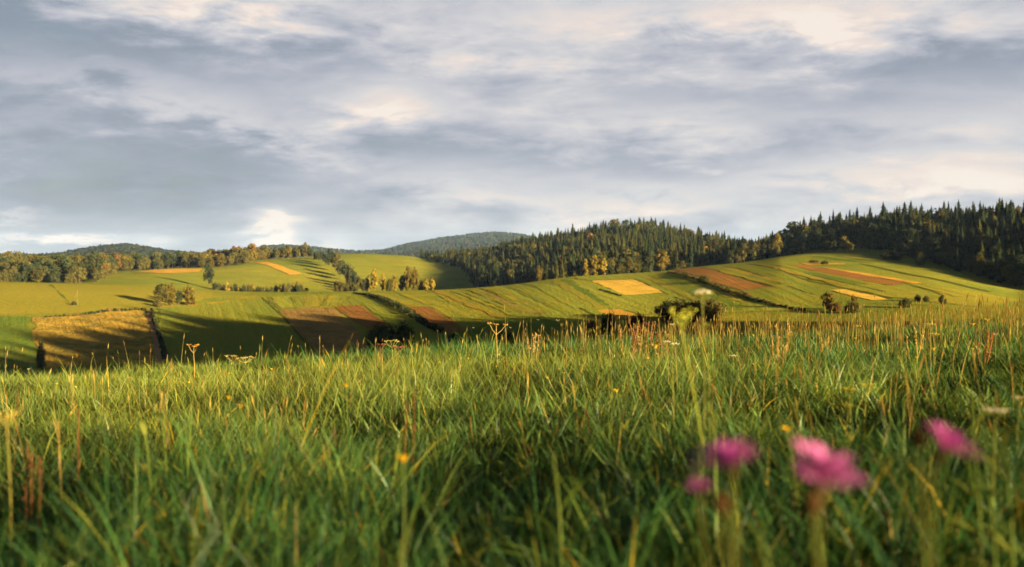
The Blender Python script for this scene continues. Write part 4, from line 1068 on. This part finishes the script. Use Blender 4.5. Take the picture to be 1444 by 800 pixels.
forked(561, 489, 12.0, 14, 'dark red dry umbel right of the greenish one', 7, 4, 8, .6, (.20, .07, .05))
forked(346, 505, 14.0, 14, 'low pale dry umbel at the left of the meadow edge', 8, 5, 12, .5, (.34, .28, .10))
forked(326, 503, 14.0, 12, 'small drooping dry umbel beside the low pale one', 9, 4, 9, .5, (.30, .24, .08))
def dock(u, v, y, n, hpx, spread, label, seed, colr=STEM_R, rough=1.0):
    """reddish dry stems from one root, each with a ragged spike of seeds"""
    r = np.random.default_rng(seed); k = y / F
    base = gpos(u, v, y); bx, by = base[0], base[1]; base = np.array([bx, by, float(terr(bx, by)) - .01]); top = gpos(u, v - hpx, y)[2] - base[2]
    o = empty('dry_dock', base)
    for i in range(n):
        f = r.uniform(-1, 1) if n > 3 else (i - (n - 1) / 2) * 1.1
        hd = np.array([f * spread * k, r.normal(0, spread * .5 * k), top * r.uniform(.72, 1.0)])
        p = stem_to(o, (r.normal(0, .01), r.normal(0, .01), 0), hd, (f * .01, 0), .0017 + y * .00022, np.array(colr) * r.uniform(.8, 1.25))
        sb_ = Buf()
        for m in range(46):
            t = r.uniform(.55, 1.0); c = p[-1] * t + p[0] * (1 - t) + np.array([f * .01, 0, 0]) * math.sin(t * PI) + r.normal(0, .006 * rough, 3)
            d = rdir(r, 1); tg = np.cross(d, rdir(r, 1)); v_, q_ = quads_at(c[None], tg * .007 * rough, np.cross(d, tg) * .006 * rough); sb_.add(v_, q_, c=np.array(colr) * r.uniform(.7, 1.4))
        part('seed_spike', sb_, o)
    return tag(o, label, 'dry dock')
dock(45, 622, 2.6, 3, 48, 9, 'three pronged reddish dry dock beside the golden umbel at the left', 3, (.13, .062, .025), .6)
dock(82, 600, 3.2, 1, 34, 4, 'single pale dry stem right of the reddish dock', 4, (.20, .14, .04), .5)
dock(111, 590, 3.4, 1, 24, 4, 'single red brown dry stem near the left edge', 5, (.13, .065, .025), .5)
dock(580, 590, 3.6, 2, 66, 8, 'two red brown dry stems standing left of centre in the grass', 6, (.14, .072, .027), .6)
dock(752, 492, 11.5, 5, 26, 14, 'feathery pale dry plant right of the forked umbel', 7, (.25, .18, .07), 1.4)
dock(908, 500, 10, 9, 58, 22, 'tangled brown dry dock rising highest before the valley bushes', 8, (.17, .095, .035), 1.3)
dock(885, 498, 10.5, 7, 42, 20, 'lower brown dry dock left of the highest tangle', 9, (.20, .11, .04), 1.3)
dock(928, 500, 10, 7, 46, 18, 'brown dry dock right of the highest tangle', 10, (.17, .095, .035), 1.3)
dock(1104, 500, 8.5, 4, 52, 10, 'tall straw coloured dry clump on the right meadow edge', 11, (.30, .21, .06))
dock(1098, 512, 7.5, 3, 40, 9, 'reddish dry clump at the right meadow edge', 12, (.24, .14, .05))
dock(1386, 520, 7, 4, 58, 10, 'dark red dry dock near the right edge of the view', 13, (.19, .08, .03))
dock(1290, 505, 8, 3, 44, 10, 'straw dry clump left of the dark red dock', 14, (.28, .19, .05))
dock(1165, 500, 9, 4, 34, 12, 'short straw dry clump before the small golden tree', 15, (.28, .19, .055))

def yellow_flower(u, v, y, size, label, seed, group=None, colr=(.55, .36, .012)):
    r = np.random.default_rng(seed); head = gpos(u, v, y); bx, by = head[0] + r.normal(0, .02), head[1] + .02
    base = np.array([bx, by, float(terr(bx, by)) - .01]); o = empty('yellow_flower', base)
    stem_to(o, (0, 0, 0), head - base, (.01, 0), .0018 + y * .0001, STEM_G)
    fb = Buf(); c0 = head - base
    for k in range(9):
        a = k * .698 + r.normal(0, .1); d = np.array([math.cos(a), math.sin(a), r.uniform(.35, .8)]); leaf_buf(fb, c0, d, size * .55, size * .3, np.array(colr) * r.uniform(.8, 1.15), -.1)
    part('petals', fb, o)
    cb = Buf(); v_, q_ = tube(c0 + np.array([[0, 0, -.1], [0, 0, .05], [0, 0, .2]]) * size, np.array([.10, .2, .06]) * size, 7); cb.add(v_, q_, c=(.5, .28, .02)); part('heart', cb, o)
    return tag(o, label, 'flower', group)
for k, (u, v, y, s, lab) in enumerate([(568, 649, 1.9, .03, 'yellow star shaped flower low in the middle of the grass'), (488, 545, 4.5, .03, 'bright yellow flower left of centre in the sunlit grass'), (924, 490, 6, .05, 'yellow flower under the two white umbels'), (322, 562, 4.2, .03, 'yellow flower at the left in the middle of the grass'),
        (340, 574, 4.0, .03, 'orange yellow flower right of the yellow one at the left'), (1372, 458, 7, .04, 'golden flower head on a tall stem at the right'), (1392, 452, 7, .04, 'topmost golden flower head near the right edge'), (1316, 493, 6, .035, 'small yellow flower below the wide umbels on the right'), (1110, 607, 2.2, .024, 'yellow flower behind and between the two large pink blooms'),
        (869, 552, 4.5, .03, 'small orange flower right of centre in the grass')]):
    yellow_flower(u, v, y, s, lab, 60 + k)
fg = 'small yellow flowers scattered in the far meadow grass'
for k in range(26):
    u, y = rng.uniform(60, 1420), rng.uniform(6.5, 13)
    x = (u - U0) / F * y; z = float(terr(x, y)) + rng.uniform(.18, .26)
    yellow_flower(u, V0 - F * z / y, y, .028, 'small yellow flower scattered in the far meadow grass', 100 + k, fg, (.70, .45, .02))
# big leaves of a few plants close by
def leafy(u, v, y, n, L, w, colr, label, seed):
    r = np.random.default_rng(seed); head = gpos(u, v, y); base = np.array([head[0], y, float(terr(head[0], y)) - .01]); o = empty('leafy_plant', base)
    p = stem_to(o, (0, 0, 0), head - base, (.015, 0), .0028, STEM_G); lb = Buf()
    for k in range(n):
        a = r.uniform(0, 6.28); leaf_buf(lb, p[min(7, 3 + k % 5)], (math.cos(a), math.sin(a), r.uniform(.5, 1.6)), L * r.uniform(.7, 1.2), w * r.uniform(.8, 1.2), np.array(colr) * r.uniform(.8, 1.2), .3)
    part('leaves', lb, o); return tag(o, label, 'plant')
leafy(228, 590, 3.2, 7, .08, .022, (.11, .16, .03), 'broad pale green leafy plant at the left in the grass', 1)
leafy(205, 614, 2.8, 8, .07, .016, (.14, .16, .03), 'yellow green leafy plant below the broad pale one', 2)
leafy(1370, 606, 1.7, 8, .085, .011, (.15, .18, .03), 'plant with long arched yellow green leaves by the magenta bloom', 3)
leafy(1415, 632, 1.6, 7, .075, .012, (.14, .16, .03), 'plant with yellow green leaves under the cream umbel', 4)
leafy(1390, 646, 1.5, 6, .07, .011, (.14, .15, .03), 'low leafy plant right of the magenta bloom', 5)
leafy(780, 640, 1.9, 7, .20, .012, (.13, .20, .03), 'clump of long arching blades in the middle of the meadow', 6)

def moth(u, v, y, s, label):
    c = gpos(u, v, y); o = empty('pale_moth', c); tag(o, label, 'moth')
    bb = Buf(); v_, q_ = tube(np.array([[0, -.5, 0], [0, 0, .05], [0, .5, 0]]) * s * .6, np.array([.05, .12, .05]) * s, 6); bb.add(v_, q_, c=(.3, .25, .18)); part('body', bb, o, True)
    for sg in (-1, 1):
        w = Buf(); w.add(np.array([[0, .3, .05], [sg * .75, .55, .75], [sg * .8, -.1, .7], [sg * .45, -.5, .4], [0, -.2, .05]]) * s, [[0, 1, 2, 3]], [[0, 3, 4]], (.72, .68, .56)); part('wing', w, o)
moth(787, 453, 11, .024, 'largest pale moth over the shaded valley field')
moth(759, 452, 12, .016, 'tiny pale moth just left of the largest one')
moth(720, 463, 11, .016, 'tiny pale moth right of the forked dry umbel')
moth(668, 463, 12, .016, 'tiny pale moth left of the forked dry umbel')

# ------------------------------------------------------------------ sky, sun, air
W = bpy.data.worlds.new('World'); SC.world = W; W.use_nodes = True
W.node_tree.nodes.clear(); t = NT(W.node_tree)
d = t.vmath('NORMALIZE', t.new('ShaderNodeTexCoord').outputs['Generated'])
sp = t.new('ShaderNodeSeparateXYZ'); t.put(sp.inputs[0], d); dx, dy, dz = sp.outputs
az = t.math('ARCTAN2', dx, dy); el = t.math('ARCSINE', dz)
h = t.math('ADD', t.math('MAXIMUM', dz, 0.0), .20)
flat = t.new('ShaderNodeCombineXYZ'); t.put(flat.inputs[0], t.math('DIVIDE', dx, h)); t.put(flat.inputs[1], t.math('DIVIDE', dy, h))
ang = t.new('ShaderNodeCombineXYZ'); t.put(ang.inputs[0], az); t.put(ang.inputs[1], t.math('MULTIPLY', el, 2.3))
# slight tilt of the cloud streets
rot = t.new('ShaderNodeVectorRotate', rotation_type='Z_AXIS'); t.put(rot.inputs['Vector'], flat.outputs[0]); rot.inputs['Angle'].default_value = math.radians(14)
st = t.vmath('MULTIPLY', rot.outputs[0], (1.1, 2.0, 1))
n1 = t.noise(st, .62, 7, .56, .9)
n2 = t.noise(t.vmath('ADD', st, (7.3, 2.1, 0)), 1.5, 6, .6, 1.2)
n3 = t.noise(t.vmath('ADD', t.vmath('MULTIPLY', ang.outputs[0], (8.5, 13, 1)), (3.1, .4, 0)), 1.0, 8, .60, .5)
n4 = t.noise(t.vmath('ADD', t.vmath('MULTIPLY', ang.outputs[0], (17, 24, 1)), (1.7, 5.2, 0)), 1.0, 8, .64, .3)
tone = t.math('ADD', t.math('MULTIPLY', t.sharp(n1, .3, .7), .24), t.math('MULTIPLY', t.sharp(n3, .32, .68), .44))
tone = t.math('ADD', tone, t.math('MULTIPLY', t.sharp(n2, .3, .7), .16))
tone = t.math('ADD', tone, t.math('MULTIPLY', t.sharp(n4, .32, .68), .26))       # about 0..1
tone = t.math('MULTIPLY_ADD', tone, .84, .075)
wob = t.math('MULTIPLY', t.math('SUBTRACT', n4, .5), .07); wob2 = t.math('ADD', t.math('MULTIPLY', t.math('SUBTRACT', n3, .5), .09), t.math('MULTIPLY', t.math('SUBTRACT', n4, .5), .05))
azw, elw = t.math('ADD', az, wob), t.math('ADD', el, wob2)
def bank(u, v, su, sv, tilt, amount):
    """a lit or shaded bank of cloud at a compass bearing and height"""
    a0 = float(bearing(u)); e0 = math.atan2(V0 - v, math.hypot(F, u - U0)); s = su / F; q = sv / F
    a = t.math('SUBTRACT', azw, a0); e = t.math('SUBTRACT', elw, e0)
    e = t.math('ADD', e, t.math('MULTIPLY', a, tilt))
    r2 = t.math('ADD', t.math('POWER', t.math('ABSOLUTE', t.math('DIVIDE', a, s)), 2), t.math('POWER', t.math('ABSOLUTE', t.math('DIVIDE', e, q)), 2))
    return t.math('MULTIPLY', t.math('EXPONENT', t.math('MULTIPLY', r2, -1)), amount)
BANKS = [(300, 5, 190, 34, .0, .50), (200, 130, 200, 26, .22, .34), (545, 150, 75, 26, .0, .42), (390, 326, 30, 16, 0, .75), (395, 310, 60, 40, 0, .25), (670, 272, 90, 26, .1, .30),
         (1100, 25, 300, 45, .04, .42), (930, 288, 190, 30, .02, .34), (1390, 195, 110, 40, 0, .26), (1180, 245, 230, 18, .0, .22), (1400, 262, 110, 24, .0, .26), (720, 70, 160, 60, .0, .22), (960, 175, 130, 24, .1, .20),
         (120, 340, 55, 7, .02, .55), (30, 336, 70, 6, .0, .45), (20, 303, 30, 8, .1, .35), (225, 342, 26, 14, .0, .40), (475, 346, 26, 12, 0, .30),
         (120, 265, 330, 60, .0, -.38), (10, 40, 230, 100, .1, -.46), (380, 85, 260, 34, .08, -.16), (1250, 105, 240, 24, .0, -.20), (1040, 70, 110, 24, .0, -.22), (920, 240, 200, 22, .03, -.22), (1120, 140, 170, 16, .05, -.15), (1440, 40, 130, 70, 0, -.26), (640, 215, 260, 24, .0, -.10), (300, 215, 240, 26, .06, -.14)]
for bk in BANKS: tone = t.math('ADD', tone, bank(*bk))
tone = t.math('ADD', tone, t.math('MULTIPLY', az, .10))
def lin(r, g, b):
    f = lambda c: ((c / 255 + .055) / 1.055) ** 2.4
    return (f(r), f(g), f(b))
unseen_blue = t.math('MAXIMUM', t.sharp(el, math.radians(16), math.radians(34)), t.sharp(t.math('ABSOLUTE', az), math.radians(48), math.radians(95)))  # mask of the unseen sky, tinted blue to cool the shadows
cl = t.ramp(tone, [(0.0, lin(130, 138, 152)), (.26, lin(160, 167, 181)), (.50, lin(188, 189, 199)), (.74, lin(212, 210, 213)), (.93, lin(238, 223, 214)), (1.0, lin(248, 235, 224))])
sky = t.new('ShaderNodeTexSky', sky_type='NISHITA'); sky.sun_disc = False
sky.sun_elevation = SUN_EL; sky.sun_rotation = SUN_AZ; sky.altitude = 500; sky.air_density = 1.0; sky.dust_density = 1.0
bg1 = t.new('ShaderNodeBackground'); t.put(bg1.inputs[0], sky.outputs[0]); bg1.inputs[1].default_value = .05
bg2 = t.new('ShaderNodeBackground'); t.put(bg2.inputs[0], t.mix(unseen_blue, cl, t.vmath('MULTIPLY', cl, (.72, .92, 1.2)))); 
# unseen sky overhead and behind is dimmed to cut fill light and deepen shade
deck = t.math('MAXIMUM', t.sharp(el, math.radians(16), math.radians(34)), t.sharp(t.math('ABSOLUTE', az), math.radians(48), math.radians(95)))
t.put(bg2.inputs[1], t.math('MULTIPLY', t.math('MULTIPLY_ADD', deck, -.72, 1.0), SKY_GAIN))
cover = t.sharp(t.math('ADD', tone, t.math('MULTIPLY', n2, .5)), .10, .45)
cover = t.math('MULTIPLY_ADD', cover, .07, .92)
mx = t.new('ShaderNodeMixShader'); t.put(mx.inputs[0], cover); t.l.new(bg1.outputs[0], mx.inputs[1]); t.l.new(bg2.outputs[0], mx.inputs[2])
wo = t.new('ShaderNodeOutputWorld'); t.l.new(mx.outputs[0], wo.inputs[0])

sun = bpy.data.lights.new('sun', 'SUN'); sun.energy = SUN_STRENGTH; sun.angle = math.radians(.6); sun.color = (1.0, .75, .42)
so = bpy.data.objects.new('sun', sun); COL.objects.link(so)
to_sun = Vector((math.sin(SUN_AZ) * math.cos(SUN_EL), math.cos(SUN_AZ) * math.cos(SUN_EL), math.sin(SUN_EL)))
so.rotation_euler = to_sun.to_track_quat('Z', 'Y').to_euler(); so.location = to_sun * 100

def haze(density):
    lo, hi = np.array([-9300, -9300, -160.]), np.array([9300, 9300, 190.])
    v = np.array([[x, y, z] for z in (lo[2], hi[2]) for y in (lo[1], hi[1]) for x in (lo[0], hi[0])])
    q = np.array([[0, 2, 3, 1], [4, 5, 7, 6], [0, 1, 5, 4], [2, 6, 7, 3], [0, 4, 6, 2], [1, 3, 7, 5]])
    m, tt = new_mat('haze'); p = tt.new('ShaderNodeVolumePrincipled'); p.inputs['Color'].default_value = (.40, .62, 1, 1); p.inputs['Density'].default_value = density; p.inputs['Anisotropy'].default_value = 0
    oo = tt.new('ShaderNodeOutputMaterial'); tt.l.new(p.outputs[0], oo.inputs['Volume'])
    tag(link('haze', np_mesh('haze', v, q), None, m), kind='stuff', label='thin blue evening haze over the hills', cat='haze')
HAZE = 0.00003
if HAZE: haze(HAZE)

cam = bpy.data.cameras.new('camera'); co = bpy.data.objects.new('camera', cam); COL.objects.link(co)
cam.sensor_width = 36; cam.lens = 36 * F / 1444; cam.shift_y = -40 / 1444
co.location = (0, 0, 0); co.rotation_euler = (math.radians(90), 0, 0)
cam.clip_start = .05; cam.clip_end = 30000
cam.dof.use_dof = True; cam.dof.focus_distance = 13.0; cam.dof.aperture_fstop = 2.3; cam.dof.aperture_blades = 9
SC.camera = co
SC.view_settings.view_transform = 'Standard'; SC.view_settings.look = 'None'; SC.view_settings.exposure = EXPOSURE; SC.view_settings.gamma = 1
SC.view_settings.use_curve_mapping = False
SC.cycles.max_bounces = 6; SC.cycles.diffuse_bounces = 3; SC.cycles.transmission_bounces = 3; SC.cycles.volume_bounces = 0
SC.cycles.use_denoising = True
